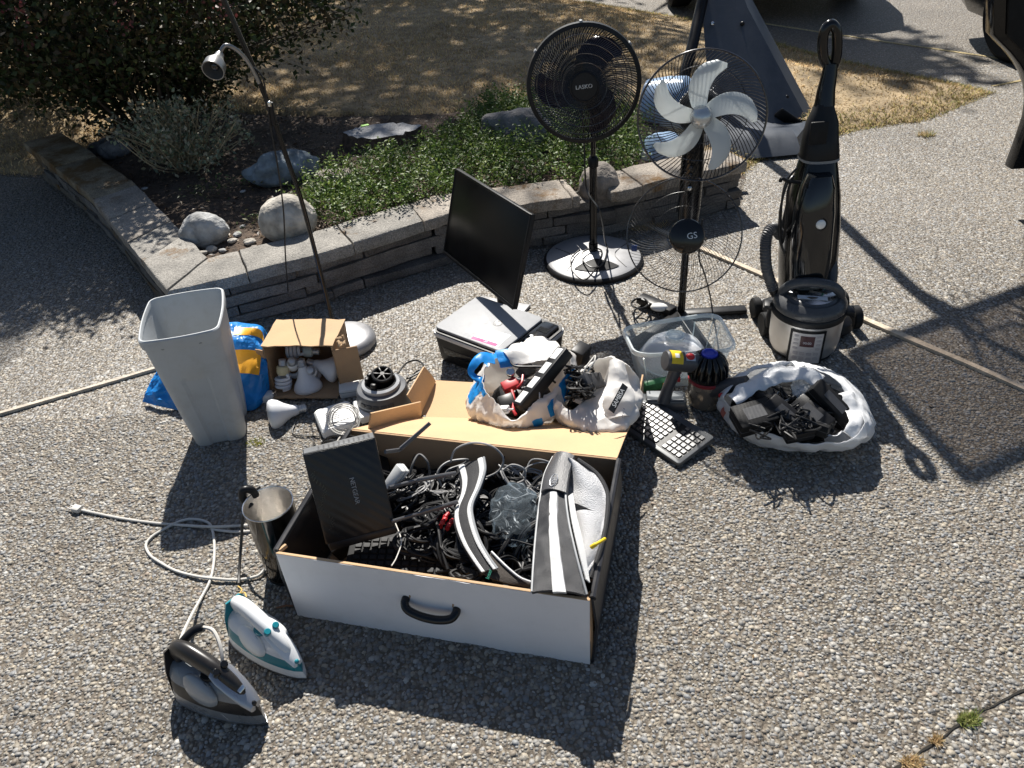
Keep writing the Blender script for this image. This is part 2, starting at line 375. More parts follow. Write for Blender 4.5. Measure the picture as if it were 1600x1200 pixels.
# pebbles, real stones set in the slab
def pebbles():
    sp = .0109; V, F, T = [], [], []
    ys = np.arange(.62, 5.6, sp * .87); pts = []
    for k, y in enumerate(ys):
        xl = -.62 - .66 * y - .15; xr = .55 + .60 * y + .12
        if y > 2.3: xr = min(xr, .50 + .58 * y)
        xs = np.arange(xl, xr, sp) + (k % 2) * sp * .5
        pts.append(np.stack([xs, np.full_like(xs, y)], 1))
    P = np.concatenate(pts); P += rng.normal(0, sp * .2, P.shape)
    keep = ~inside(RAISED, P[:, 0], P[:, 1])
    for a, b, wv in ((SR0, SR1, .016), (SL0, SL1, .014)):
        keep &= seg_dist([(a.x, a.y), (b.x, b.y)], P[:, 0], P[:, 1]) > wv
    keep &= seg_dist([(p.x, p.y) for p in CRACK], P[:, 0], P[:, 1]) > .006
    keep &= rng.random(len(P)) > .06
    P = P[keep]; n = len(P)
    r = sp * np.clip(rng.lognormal(-.66, .30, n), .26, 1.0)
    asp = rng.uniform(.58, 1.0, n); ang = rng.uniform(0, np.pi, n); hh = r * rng.uniform(.18, .46, n)
    tx, ty = rng.normal(0, .13, n), rng.normal(0, .13, n)
    pal = np.array([(.36, .35, .33), (.44, .42, .38), (.48, .41, .30), (.28, .225, .165), (.30, .315, .33), (.58, .56, .51), (.19, .185, .175), (.38, .33, .26), (.54, .49, .40), (.37, .28, .20)])
    w_ = np.array([.17, .16, .14, .08, .13, .06, .06, .1, .06, .04]); c = pal[rng.choice(len(pal), n, p=w_ / w_.sum())] * rng.uniform(.44, .90, (n, 1))
    gl = c.mean(1, keepdims=True); c = c * .85 + gl * .15
    c = c * (1 + .16 * vnoise(P[:, 0], P[:, 1], .9, 4.0) + .12 * vnoise(P[:, 0], P[:, 1], 3.2, 9.0) - .22 * np.clip(vnoise(P[:, 0], P[:, 1], 1.7, 21.0) - .25, 0, 1) * 2)[:, None]
    c = c * .78 + np.array([.225, .208, .182]) * .22
    def dome(sel, k, rings):
        m = len(sel); vs, a = [], np.arange(k) / k * 2 * np.pi
        for (rr, zz) in rings:
            aa = a + (0 if zz < .3 else .4); j = rng.uniform(.86, 1.14, (m, k))
            x = np.cos(aa)[None] * rr * r[sel, None] * j; y = np.sin(aa)[None] * rr * (r * asp)[sel, None] * j
            vs.append(np.stack([x, y, np.broadcast_to(zz * hh[sel, None], x.shape)], 2))
        vs.append(np.stack([np.zeros(m), np.zeros(m), hh[sel]], 1)[:, None, :])
        v = np.concatenate(vs, 1); ca, sa = np.cos(ang[sel])[:, None], np.sin(ang[sel])[:, None]
        z = v[:, :, 2] + v[:, :, 0] * tx[sel, None] + v[:, :, 1] * ty[sel, None]
        v = np.stack([v[:, :, 0] * ca - v[:, :, 1] * sa + P[sel, 0, None], v[:, :, 0] * sa + v[:, :, 1] * ca + P[sel, 1, None], z], 2)
        f = []
        for q in range(len(rings) - 1):
            for i in range(k):
                i2 = (i + 1) % k; f += [(q * k + i, q * k + i2, (q + 1) * k + i2), (q * k + i, (q + 1) * k + i2, (q + 1) * k + i)]
        top = len(rings) * k; q = len(rings) - 1
        for i in range(k): f.append((q * k + i, q * k + (i + 1) % k, top))
        nv = top + 1; f = np.array(f)[None] + (np.arange(m) * nv)[:, None, None]
        return v.reshape(-1, 3), f.reshape(-1, 3), np.repeat(c[sel], nv, 0)
    near = np.where(P[:, 1] < 2.3)[0]; far = np.where(P[:, 1] >= 2.3)[0]
    a = dome(near, 7, [(1, -.25), (.74, .62)]); b = dome(far, 5, [(1, -.2)])
    return np.concatenate([a[0], b[0]]), np.concatenate([a[1], b[1] + len(a[0])]), np.concatenate([a[2], b[2]])
pv, pf, pc = pebbles()
peb_mat = tone_mat('pebble_stone', .5, .35, bump=.25, bscale=500)
struct(tag(np_mesh('pebbles', pv, pf, peb_mat, pc, True), 'small grey and tan pebbles set all over the driveway', 'pebbles'), 'stuff')

# crack across the corner of the slab with moss and dry tufts in it
dark = pm('dark_gap', (.02, .018, .015), 1, var=.3)
V, F = [], []
cp = spl([Vector((p.x, p.y, 0)) for p in CRACK], 10); rings = []
for i, p in enumerate(cp):
    wv = .0035 + .003 * noise.noise(p * 30); q = p + Vector((.006 * noise.noise(p * 25), .006 * noise.noise(p * 25 + Vector((9, 0, 0))), .0026))
    rings.append([q + Vector((-.5, -1, 0)).normalized() * wv, q + Vector((.5, 1, 0)).normalized() * wv])
obj('crack', loft(rings, False, False, False), dark, drive)

BED_BACK = [G(*p, .2) for p in ((1168, 236), (1090, 205), (1010, 165), (900, 158), (760, 168), (640, 178), (560, 180), (480, 178), (400, 172), (300, 165), (200, 178), (120, 205))]
BED = [(p.x, p.y) for p in BED_BACK] + [(p.x, p.y) for p in offset_line(OUT, .10)]
# ---- lawn
lawn_ground = pm('dry_lawn_soil', (.31, .235, .14), .95, var=.45, scale=9, bump=.7, bscale=60)
st = .08; gx = np.arange(-9, 3.4, st); gy = np.arange(2.7, 15, st); X, Y = np.meshgrid(gx, gy, indexing='ij')
INL = offset_line(OUT, .12); LAWN_POLY = LAWN_EDGE + RAISED[len(LAWN_EDGE):-len(wp)] + [(p.x, p.y) for p in INL]
Z = lawn_z(X, Y) + .012 * vnoise(X, Y, 1.6, 3.0)
idx = np.arange(X.size).reshape(X.shape); q = []
Xe, Ye = X[:-1, :-1] + st / 2, Y[:-1, :-1] + st / 2
me_ = inside(LAWN_POLY, Xe, Ye)
Z = Z - .09 * inside(BED, X, Y); Z = np.where(inside(LAWN_POLY, X, Y), Z, -.03)
ii, jj = np.where(me_)
q = np.stack([idx[ii, jj], idx[ii + 1, jj], idx[ii + 1, jj + 1], idx[ii, jj + 1]], 1)
lawn = struct(np_mesh('lawn', np.stack([X.ravel(), Y.ravel(), Z.ravel()], 1), q, lawn_ground, smooth=True))

# planter bed: dark soil between wall and lawn
st = .045; gx = np.arange(-3, 1.5, st); gy = np.arange(2.7, 5.6, st); X, Y = np.meshgrid(gx, gy, indexing='ij')
Z = np.minimum(lawn_z(X, Y) + .012, .19) + .035 * vnoise(X, Y, 2.2, 1.0) + .018 * vnoise(X, Y, 9, 5.0)
idx = np.arange(X.size).reshape(X.shape); ii, jj = np.where(inside(BED, X[:-1, :-1] + st / 2, Y[:-1, :-1] + st / 2))
q = np.stack([idx[ii, jj], idx[ii + 1, jj], idx[ii + 1, jj + 1], idx[ii, jj + 1]], 1)
soil = pm('bark_soil', (.075, .052, .036), .95, var=.5, scale=35, bump=1, bscale=110)
bed = struct(np_mesh('planter_bed', np.stack([X.ravel(), Y.ravel(), Z.ravel()], 1), q, soil, smooth=True))
def bed_z(x, y):
    X_, Y_ = np.array([x]), np.array([y])
    return float(min(lawn_z(X_, Y_)[0] + .012, .19)) + .035 * noise.noise(Vector((x * 2.2 + 1, y * 2.2 - 1, .37))) + .018 * noise.noise(Vector((x * 9 + 5, y * 9 - 5, 1.85)))

# ---- blades of dry grass
def blades(n, poly, box_, hgt, wid, tones, name, label, excl=None, dens=None, seedz=lawn_z, lean=.8):
    x = rng.uniform(box_[0], box_[1], n); y = rng.uniform(box_[2], box_[3], n)
    k = inside(poly, x, y)
    if excl is not None: k &= ~inside(excl, x, y)
    x, y = x[k], y[k]
    if dens is not None: k = rng.random(len(x)) < dens(x, y); x, y = x[k], y[k]
    n = len(x); z = seedz(x, y); h = hgt * rng.uniform(.45, 1.2, n); wd = wid * rng.uniform(.6, 1.3, n); a = rng.uniform(0, 2 * np.pi, n)
    lx, ly = rng.normal(0, lean, n) * h, rng.normal(0, lean, n) * h
    b = np.stack([x, y, z - .004], 1); d = np.stack([np.cos(a), np.sin(a), np.zeros(n)], 1) * wd[:, None]
    mid = b + np.stack([lx * .35, ly * .35, h * .6], 1); tip = b + np.stack([lx, ly, h * .85], 1)
    V = np.stack([b - d, b + d, mid + d * .7, mid - d * .7, tip], 1).reshape(-1, 3)
    f = np.array([(0, 1, 2), (0, 2, 3), (3, 2, 4)])[None] + (np.arange(n) * 5)[:, None, None]
    pt = vnoise(x, y, 1.3, 2.0) * .38 + vnoise(x, y, 5.5, 8.0) * .34
    T = np.array(tones)[rng.integers(0, len(tones), n)] * rng.uniform(.7, 1.25, (n, 1)) * (1 + pt)[:, None]
    o = np_mesh(name, V, f.reshape(-1, 3), MATS['blade'], np.repeat(T, 5, 0))
    return struct(tag(o, label, 'grass'), 'stuff')
MATS['blade'] = tone_mat('dry_grass_blade', .7, .25, .42)
dry = [(.62, .46, .25), (.68, .52, .29), (.54, .39, .21), (.44, .31, .18), (.58, .45, .27), (.48, .39, .20)]
LAWN_ONLY = LAWN_POLY
blades(255000, LAWN_POLY, (-6.2, 3.3, 3.9, 11.2), .024, .0036, dry, 'dry_grass', 'dry straw coloured grass covering the lawn', excl=BED)
EDGE_T = [(.26, .28, .09), (.42, .37, .15), (.52, .42, .21), (.38, .32, .14)]
def near_edge(x, y): return np.clip(1 - seg_dist(LAWN_EDGE, x, y) / .28, 0, 1) ** 1.5
blades(90000, LAWN_POLY, (1.0, 3.3, 3.9, 8.8), .036, .003, EDGE_T, 'edge_grass', 'longer greenish grass along the edge of the lawn', dens=near_edge)

# tufts growing in the crack and dry weeds on the slab
def tuft(name, label, c, n, rad, h, tones, group=None, lean=.7):
    c = Vector(c); a = rng.uniform(0, 2 * np.pi, n); rr = rad * np.sqrt(rng.random(n)); x = c.x + rr * np.cos(a); y = c.y + rr * np.sin(a) * .6
    hh = h * rng.uniform(.4, 1.1, n); wd = .0018; t = rng.uniform(0, 2 * np.pi, n)
    b = np.stack([x, y, np.full(n, c.z)], 1); d = np.stack([np.cos(t), np.sin(t), np.zeros(n)], 1) * wd
    tip = b + np.stack([rng.normal(0, lean, n) * hh, rng.normal(0, lean, n) * hh, hh], 1)
    V = np.stack([b - d, b + d, tip], 1).reshape(-1, 3); f = np.arange(3 * n).reshape(n, 3)
    T = np.array(tones)[rng.integers(0, len(tones), n)] * rng.uniform(.7, 1.25, (n, 1))
    o = np_mesh(name, V, f, MATS['blade'], np.repeat(T, 3, 0)); return tag(o, label, 'weed', group)
green = [(.10, .17, .03), (.16, .22, .05), (.22, .24, .08)]
tuft('grass_tuft', 'green grass tuft growing in the driveway crack', G(1513, 1126), 230, .026, .018, [(.18, .25, .06), (.28, .31, .10), (.36, .36, .14)])
tuft('grass_tuft', 'small dry yellow tuft in the crack beside the green one', G(1463, 1158), 120, .014, .016, dry)
tuft('grass_tuft', 'dry yellow tuft where the crack leaves the picture bottom', G(1425, 1192), 200, .024, .016, dry)
tuft('grass_tuft', 'flat yellow green moss patch beside the grey bin', G(398, 692), 160, .035, .008, [(.35, .33, .06), (.28, .3, .05)])
tuft('grass_tuft', 'dry yellow weed on the driveway below the lawn edge', G(1447, 212), 150, .05, .04, dry + green)
tuft('grass_tuft', 'dry grass around the far end of the long wood strip', G(1010, 352), 500, .11, .03, dry)

# dead leaf bits and grit lying about on the slab
n_ = 420; bxx = rng.uniform(-2.6, 2.4, n_); byy = .85 + 3.4 * rng.random(n_) ** 1.2; kk = ~inside(RAISED, bxx, byy); bxx, byy = bxx[kk], byy[kk]; n_ = len(bxx)
aa = rng.uniform(0, 6.283, n_); sz = rng.uniform(.002, .0065, n_); dx_, dy_ = np.cos(aa) * sz, np.sin(aa) * sz; zz_ = rng.uniform(.005, .009, n_)
Vb = np.stack([np.stack([bxx - dx_, byy - dy_, zz_], 1), np.stack([bxx - dy_ * .4, byy + dx_ * .4, zz_ + .002], 1), np.stack([bxx + dx_, byy + dy_, zz_], 1), np.stack([bxx + dy_ * .4, byy - dx_ * .4, zz_ + .001], 1)], 1).reshape(-1, 3)
Tb = np.array([(.30, .20, .10), (.42, .33, .18), (.16, .10, .06), (.5, .45, .35)])[rng.integers(0, 4, n_)]
struct(tag(np_mesh('leaf_bits', Vb, np.arange(n_ * 4).reshape(n_, 4), MATS['blade'], np.repeat(Tb, 4, 0)), 'tiny dry leaf bits scattered over the driveway', 'leaf litter'), 'stuff')

# ---- retaining wall
def rough_block(l, d, h, seed, amp=.006, cuts=3):
    bm = bmesh.new(); bmesh.ops.create_cube(bm, size=1)
    bmesh.ops.subdivide_edges(bm, edges=list(bm.edges), cuts=cuts, use_grid_fill=True)
    for v in bm.verts:
        e = sum(1 for c in v.co if abs(abs(c) - .5) < 1e-4); v.co = Vector((v.co.x * l, v.co.y * d, v.co.z * h))
        p = v.co * 14 + Vector((seed, seed * 2.3, -seed)); k = Vector((noise.noise(p), noise.noise(p + Vector((31, 0, 0))), noise.noise(p + Vector((0, 57, 0)))))
        v.co += Vector((k.x * amp * .5, k.y * amp * 1.6, k.z * amp * .45))
        if e >= 2: v.co *= (1 - (e - 1) * .012)
    return frm(bm)
def stone_mat(name, col, moss=0.0):
    m = pm(name, col, .9, var=.28, scale=9, bump=.6, bscale=140); t = m.node_tree; L = t.links.new; b = t.nodes['Principled BSDF']
    src = b.inputs['Base Color'].links[0].from_socket
    tc = nn(t, 'ShaderNodeTexCoord'); v = nn(t, 'ShaderNodeTexVoronoi'); v.inputs['Scale'].default_value = 260; L(tc.outputs['Object'], v.inputs['Vector'])
    sp_ = nn(t, 'ShaderNodeSeparateColor'); L(v.outputs['Color'], sp_.inputs[0]); mr = nn(t, 'ShaderNodeMapRange'); mr.inputs[3].default_value = .55; mr.inputs[4].default_value = 1.4; L(sp_.outputs[0], mr.inputs[0])
    mu = nn(t, 'ShaderNodeMixRGB'); mu.blend_type = 'MULTIPLY'; mu.inputs[0].default_value = .8; L(src, mu.inputs[1]); L(mr.outputs[0], mu.inputs[2]); out = mu.outputs[0]
    if moss:
        n = nn(t, 'ShaderNodeTexNoise'); n.inputs['Scale'].default_value = 5; n.inputs['Detail'].default_value = 8; n.inputs['Roughness'].default_value = .7; L(tc.outputs['Object'], n.inputs['Vector'])
        r_ = nn(t, 'ShaderNodeMapRange'); r_.inputs[1].default_value = .62 - moss * .25; r_.inputs[2].default_value = .72 - moss * .2; L(n.outputs['Fac'], r_.inputs[0])
        x = nn(t, 'ShaderNodeMixRGB'); x.inputs[2].default_value = (.14, .075, .022, 1); L(r_.outputs[0], x.inputs[0]); L(out, x.inputs[1]); out = x.outputs[0]
    L(out, b.inputs['Base Color']); return m
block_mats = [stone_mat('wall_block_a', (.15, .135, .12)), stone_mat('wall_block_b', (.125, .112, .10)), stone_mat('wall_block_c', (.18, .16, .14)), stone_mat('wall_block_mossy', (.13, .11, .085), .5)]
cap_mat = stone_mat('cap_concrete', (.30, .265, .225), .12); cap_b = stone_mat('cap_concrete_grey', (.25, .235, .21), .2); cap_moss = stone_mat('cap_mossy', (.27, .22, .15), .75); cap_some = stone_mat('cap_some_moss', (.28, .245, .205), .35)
wall = thing('retaining_wall', 'low retaining wall of split concrete blocks with flat cap stones', 'wall', (-1.31, 2.775, 0))
def arc(P):
    L_ = [0.0]
    for a, b in zip(P[:-1], P[1:]): L_.append(L_[-1] + (b - a).length)
    return L_
AL = arc(OUT)
def along(P, s):
    # same parameter on the inner line: by segment and fraction of the outer line
    i = 0
    while i < len(AL) - 2 and AL[i + 1] < s: i += 1
    f = (s - AL[i]) / (AL[i + 1] - AL[i]); return P[i].lerp(P[i + 1], min(max(f, 0), 1)), (OUT[i + 1] - OUT[i]).normalized()
CH = .046; k = 0
for c in range(4):
    s = -.02 + (c % 2) * .13
    while s < AL[-1] - .05:
        l = rnd.choice((.14, .22, .3, .45, .6)) * rnd.uniform(.85, 1.15); e = min(s + l, AL[-1])
        for brk in (AL[2],):
            if s < brk - .02 < e - .06 and s < brk < e: e = brk
        if e - s > .06:
            p0, d0 = along(OUT, max(s, 0)); p1, d1 = along(OUT, e); d = (p1 - p0).normalized(); nrm = Vector((-d.y, d.x))
            mid = (p0 + p1) / 2 + nrm * (.095 + rnd.uniform(-.012, .010)); ln = (p1 - p0).length - .004
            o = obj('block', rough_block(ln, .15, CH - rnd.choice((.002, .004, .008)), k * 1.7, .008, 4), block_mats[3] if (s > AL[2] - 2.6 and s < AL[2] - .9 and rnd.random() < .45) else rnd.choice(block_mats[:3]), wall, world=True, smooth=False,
                    M=Matrix.Translation((mid.x, mid.y, CH * (c + .5))) @ Matrix.Rotation(math.atan2(d.y, d.x), 4, 'Z')); k += 1
        s = e
caps = [0]
ss = [0, .30, .62, .95, 1.28, 1.60, 1.92, 2.15, AL[2]]
ss = [x for x in ss if x < AL[2] - .12] + [AL[2], AL[2] + .30]
x = AL[2] + .30
while x < AL[-1] - .3: x += rnd.uniform(.33, .46); ss.append(min(x, AL[-1]))
if ss[-1] < AL[-1] - .02: ss.append(AL[-1])
gap_lo = AL[6] + .22; gap_hi = AL[6] + .36
for a, b in zip(ss[:-1], ss[1:]):
    segs = [(a, b)]
    if a < gap_lo < b: segs = [(a, gap_lo)] + ([(gap_hi, b)] if b > gap_hi + .05 else [])
    elif gap_lo <= a < gap_hi: segs = [(gap_hi, b)] if b > gap_hi + .05 else []
    for a_, b_ in segs:
        out_, inn_ = [], []
        stp = [a_ + .002] + [x for x in AL if a_ + .02 < x < b_ - .02] + [b_ - .002]
        for s in stp:
            p, d = along(OUT, s); q_, _ = along(INN, s); n2 = (q_ - p).normalized()
            out_.append(p - n2 * .014); inn_.append(q_)
        poly = [(v.x, v.y) for v in out_] + [(v.x, v.y) for v in inn_[::-1]]
        z0 = CH * 4 + .001; dz = rnd.uniform(-.003, .004)
        mt = cap_moss if b_ < AL[2] - 1.05 else (cap_some if (b_ < AL[2] - .6 or a_ > AL[5]) else cap_mat)
        cg = prism(poly, z0, WALL_TOP + dz, .009); bm_ = bmesh.new(); vv_ = [bm_.verts.new(v) for v in cg[0]]
        for f_ in cg[1]: bm_.faces.new([vv_[i_] for i_ in f_])
        bmesh.ops.triangulate(bm_, faces=[f_ for f_ in bm_.faces if len(f_.verts) > 4]); bmesh.ops.subdivide_edges(bm_, edges=[e_ for e_ in bm_.edges if e_.calc_length() > .05], cuts=3, use_grid_fill=True)
        for v in bm_.verts: v.co += Vector((.005 * noise.noise(v.co * 17), .005 * noise.noise(v.co * 17 + Vector((40, 0, 0))), .004 * noise.noise(v.co * 13 + Vector((0, 40, 0))) + (-.004 * max(0, noise.noise(v.co * 31)) if v.co.z > WALL_TOP - .02 else 0)))
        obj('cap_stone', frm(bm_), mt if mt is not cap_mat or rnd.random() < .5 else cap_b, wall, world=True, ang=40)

# ---- rocks in the bed
def rock(name, label, c, r, seed, mat, rough=.12, rot=0, cat='boulder', freq=1.1, sink=.3):
    bm = bmesh.new(); bmesh.ops.create_icosphere(bm, subdivisions=4, radius=1)
    for v in bm.verts:
        n = noise.noise(v.co * freq + Vector((seed, 0, 0))) * rough * 1.7 + noise.noise(v.co * freq * 2.7 + Vector((0, seed, 0))) * rough * .6 + noise.noise(v.co * 9 + Vector((0, 0, seed))) * .012
        v.co = v.co * (1 + n); v.co = Vector((v.co.x * r[0], v.co.y * r[1], v.co.z * r[2]))
    g = frm(bm); o = obj(name, g, mat, ang=60)
    o.location = Vector(c) + Vector((0, 0, r[2] * (1 - sink))); o.rotation_euler.z = R(rot); WM[o.name] = o.matrix_basis.copy()
    return tag(o, label, cat)
def rk(name, col, var=.5): return pm(name, col, .85, var=var, scale=16, bump=.8, bscale=55, rvar=.1)
granite = rk('granite_grey', (.36, .36, .35)); warm = rk('granite_warm', (.40, .37, .32)); slate = rk('slate_blue', (.17, .20, .22)); brown = rk('rock_brown', (.24, .21, .18)); darkr = rk('rock_dark', (.15, .145, .145))
def bz(px, py):
    p = G(px, py, .2); return Vector((p.x, p.y, bed_z(p.x, p.y)))
rock('boulder', 'rounded grey boulder in the corner of the bed', bz(322, 376), (.105, .075, .085), 2.1, granite, .13, 10)
rock('boulder', 'large rounded pale boulder beside the lamp pole', bz(455, 370), (.125, .10, .105), 5.3, warm, .08)
rock('boulder', 'blue grey slab rock behind the lamp pole', bz(442, 276), (.17, .10, .085), 7.7, slate, .2, 20, freq=1.4)
rock('boulder', 'angular pale rock half covered by green ground cover', bz(528, 294), (.13, .085, .06), 9.2, brown, .2, 12, freq=1.5)
rock('boulder', 'dark domed boulder behind the screen among the ground cover', bz(812, 226), (.18, .13, .13), 12.4, darkr, .2, -15, sink=.5)
rock('boulder', 'brown boulder filling the gap in the wall cap', Vector((.475, 3.50, .16)), (.09, .085, .10), 15.1, brown, .1)
rock('boulder', 'flat dark stone lying behind the mossy wall end', bz(168, 218), (.13, .08, .05), 3.4, darkr, .12, 10)
rock('boulder', 'small dark rounded stone next to the flat one', bz(180, 236), (.09, .07, .055), 4.4, darkr, .1)
rock('boulder', 'small grey stone under the big bush', bz(195, 196), (.05, .04, .04), 4.9, granite, .1)
for i, (px, py, s, col) in enumerate(((392, 384, .022, warm), (365, 381, .017, warm), (330, 391, .022, warm), (400, 395, .018, brown), (348, 392, .014, granite), (318, 398, .016, warm), (380, 356, .012, granite), (372, 370, .018, granite), (350, 370, .014, brown), (225, 292, .014, granite), (378, 293, .013, granite))):
    rock('bed_stone', ['pale oval stone near the big rounded boulder', 'small pale stone between the two boulders', 'pale flat stone below the corner boulder', 'brown stone at the foot of the lamp side boulder', 'tiny grey stone beside the pale flat stone', 'pale stone touching the inner cap corner', 'tiny grey stone behind the boulders', 'grey stone between the two rounded boulders', 'brown pebble right of the corner boulder', 'tiny light stone beside the left wall cap', 'tiny light stone in the weeds of the bed'][i], bz(px, py), (s * 1.3, s, s * .6), 20 + i, col, .12, i * 40, 'stone')

# weathered stump
stm = thing('tree_stump', 'weathered grey tree stump with flat sloping cut top in the bed', 'stump', bz(598, 222))
ring = []
for zz, sc in ((-.08, 1.25), (.02, 1.08), (.06, 1.0), (.075, .98)):
    ring.append([((.205 * sc + .055 * noise.noise(Vector((math.cos(a) * 2.2, math.sin(a) * 2.2, zz * 3)))) * math.cos(a) * 1.0, (.12 * sc + .045 * noise.noise(Vector((math.cos(a) * 3, math.sin(a) * 3, 4 + zz)))) * math.sin(a), zz + (0 if zz < .08 else .05 * math.sin(a) * .6)) for a in [2 * math.pi * i / 40 for i in range(40)]])
obj('bark', loft(ring, False, False), pm('stump_bark', (.10, .07, .05), .95, var=.5, scale=30, bump=1, bscale=60), stm, ang=60)
topr = [[(x * s, y * s, z + .010 * noise.noise(Vector((x * 40 * s, y * 9 * s, 2)))) for x, y, z in ring[-1]] for s in (1, .8, .6, .4, .2, .02)]
obj('cut_face', loft(topr, False, True), pm('stump_wood', (.33, .33, .335), .8, var=.25, scale=22, bump=.9, bscale=40), stm, ang=60)
tag(obj('green_leaf_scrap', at(box(.045, .025, .006, .003, c=(0, 0, 0)), (0, 0, 0), (0, 0, 20)), pm('lime', (.25, .55, .06), .5)), 'bright lime green scrap lying on the stump', 'scrap').location = G(570, 196, .33)
# ================================================================ PLANTS
leaf_mat = tone_mat('leaf_surface', .5, .35, .25)
def leaf_quads(C, N, size, asp, tones, up=None):
    """C centres (n,3), N normals (n,3): bent little leaves, two triangles each"""
    n = len(C); t = rng.normal(0, 1, (n, 3)); N = N / (np.linalg.norm(N, axis=1, keepdims=True) + 1e-9)
    t -= N * (t * N).sum(1, keepdims=True); t /= np.linalg.norm(t, axis=1, keepdims=True) + 1e-9; b = np.cross(N, t)
    s = size * rng.uniform(.6, 1.3, (n, 1)); l = t * s; w_ = b * s * asp
    V = np.stack([C - l, C + w_ + N * s * .18, C + l, C - w_ + N * s * .18], 1).reshape(-1, 3)
    f = np.array([(0, 1, 2), (0, 2, 3)])[None] + (np.arange(n) * 4)[:, None, None]
    T = np.array(tones)[rng.integers(0, len(tones), n)] * rng.uniform(.6, 1.35, (n, 1))
    return V, f.reshape(-1, 3), np.repeat(T, 4, 0)
bark = pm('shrub_bark', (.12, .085, .06), .9, var=.4, scale=30, bump=.7, bscale=80)

# big bush behind the bed
base = G(250, 200, .2); base.z = bed_z(base.x, base.y)
bush = thing('flowering_bush', 'large dark leafy bush with reddish tips at the back of the bed', 'bush', base)
stems, tips = [], []
for i in range(46):
    a = rnd.uniform(0, 2 * math.pi); out = rnd.uniform(.25, 1.0)
    end = Vector((math.cos(a) * 1.32 * out - .1 + (-.15 if math.cos(a) < 0 else .06), math.sin(a) * .95 * out + .1, rnd.uniform(.8, 1.3) - .4 * out * out))
    mid = end * .5 + Vector((0, 0, .10)); mid.x *= .8; st_ = Vector((math.cos(a) * .13, math.sin(a) * .1, -.05))
    pts = spl([st_, st_ * .4 + mid * .5 + Vector((rnd.uniform(-.04, .04), rnd.uniform(-.04, .04), .05)), mid, end], 5)
    stems.append(tube(pts, [max(.003, .013 * (1 - j / len(pts))) for j in range(len(pts))], 6)); tips.append((pts, end))
obj('stems', join(*stems), bark, bush)
C, N = [], []
for pts, end in tips:
    for p in pts[5:]:
        for _ in range(2):
            c = p + Vector((rnd.gauss(0, .09), rnd.gauss(0, .09), rnd.gauss(0, .07)))
            m = rnd.randint(14, 26); cc = np.array(c) + rng.normal(0, .055, (m, 3)); C.append(cc); N.append(rng.normal(0, 1, (m, 3)) + np.array([0, 0, .8]))
for i in range(1150):
    a = rnd.uniform(0, 2 * math.pi); u = rnd.uniform(-.9, 1); rr = math.sqrt(1 - u * u) * rnd.uniform(.72, 1.03)
    lob = 1 + .22 * noise.noise(Vector((math.cos(a) * 1.5, math.sin(a) * 1.5, u * 2)))
    c = np.array([math.cos(a) * rr * 1.34 * lob - .12, math.sin(a) * rr * .95 * lob + .1, 0.86 + u * .56 * lob])
    if c[2] < .36 + .22 * abs(c[0]) * 0 + (0.35 if c[0] > .5 else .12): continue
    m = rnd.randint(30, 56); C.append(c + rng.normal(0, .075, (m, 3))); N.append(rng.normal(0, 1, (m, 3)) + np.array([0, 0, .8]))
C = np.concatenate(C); N = np.concatenate(N)
v, f, t = leaf_quads(C, N, .0195, .55, [(.045, .065, .022), (.06, .08, .025), (.045, .055, .022), (.08, .085, .03), (.10, .075, .035), (.075, .055, .03)])
crown = np_mesh('crown', v, f, leaf_mat, t, parent=bush)
C = []
for i in range(14):
    a = rnd.uniform(0, 2 * math.pi); c = np.array([rnd.uniform(-.9, .9), -rnd.uniform(.6, 1.0), rnd.uniform(.45, 1.0)]); C.append(c + rng.normal(0, .035, (22, 3)))
C = np.concatenate(C); v, f, t = leaf_quads(C, rng.normal(0, 1, C.shape), .011, .7, [(.13, .035, .035), (.10, .03, .03), (.16, .05, .045)])
np_mesh('blossoms', v, f, leaf_mat, t, parent=bush)

# second dark bush at the far left
b2 = G(-40, 165, .1)
bush2 = thing('dark_hedge_bush', 'dense dark green bush at the far left edge', 'bush', b2)
C = []
for i in range(340):
    u = rnd.uniform(-1, 1); a = rnd.uniform(0, 6.283); rr = math.sqrt(1 - u * u) * rnd.uniform(.6, 1.02)
    C.append(np.array([math.cos(a) * rr * .95, math.sin(a) * rr * .8, .75 + u * .72]) + rng.normal(0, .08, (34, 3)))
C = np.concatenate(C); v, f, t = leaf_quads(C, rng.normal(0, 1, C.shape) + np.array([0, 0, .7]), .024, .55, [(.02, .036, .014), (.028, .045, .016), (.035, .05, .018)])
np_mesh('crown', v, f, leaf_mat, t, parent=bush2)
obj('stems', join(*[tube(spl([(0, 0, -.05), (math.cos(a) * .2, math.sin(a) * .2, .4), (math.cos(a) * .6, math.sin(a) * .5, 1.0)], 5), .012, 6) for a in (0, 1, 2.2, 3.3, 4.4, 5.4)]), bark, bush2)

# dry pale perennial in front of the bush
dp = bz(292, 262)
dryp = thing('dried_perennial', 'clump of dried pale stems and seed heads below the big bush', 'plant', dp)
sg, C, N = [], [], []
for i in range(120):
    a = rnd.uniform(0, 6.283); o_ = rnd.uniform(.05, .36); h = rnd.uniform(.12, .40) * (1 - o_ * .6)
    e = Vector((math.cos(a) * o_ * 1.05, math.sin(a) * o_ * .8, h)); m = Vector((e.x * .55, e.y * .55, h * .35 if rnd.random() < .5 else h * .62))
    m += Vector((rnd.gauss(0, .035), rnd.gauss(0, .035), rnd.gauss(0, .02))); pts = spl([(e.x * .1, e.y * .1, 0), m, e], 6); sg.append(tube(pts, .0026, 4))
    k = rnd.randint(10, 22); C.append(np.array(e) + rng.normal(0, .02, (k, 3))); C.append(np.array(m) + rng.normal(0, .03, (8, 3)))
obj('stems', join(*sg), pm('dry_stem', (.36, .28, .17), .9, var=.3), dryp)
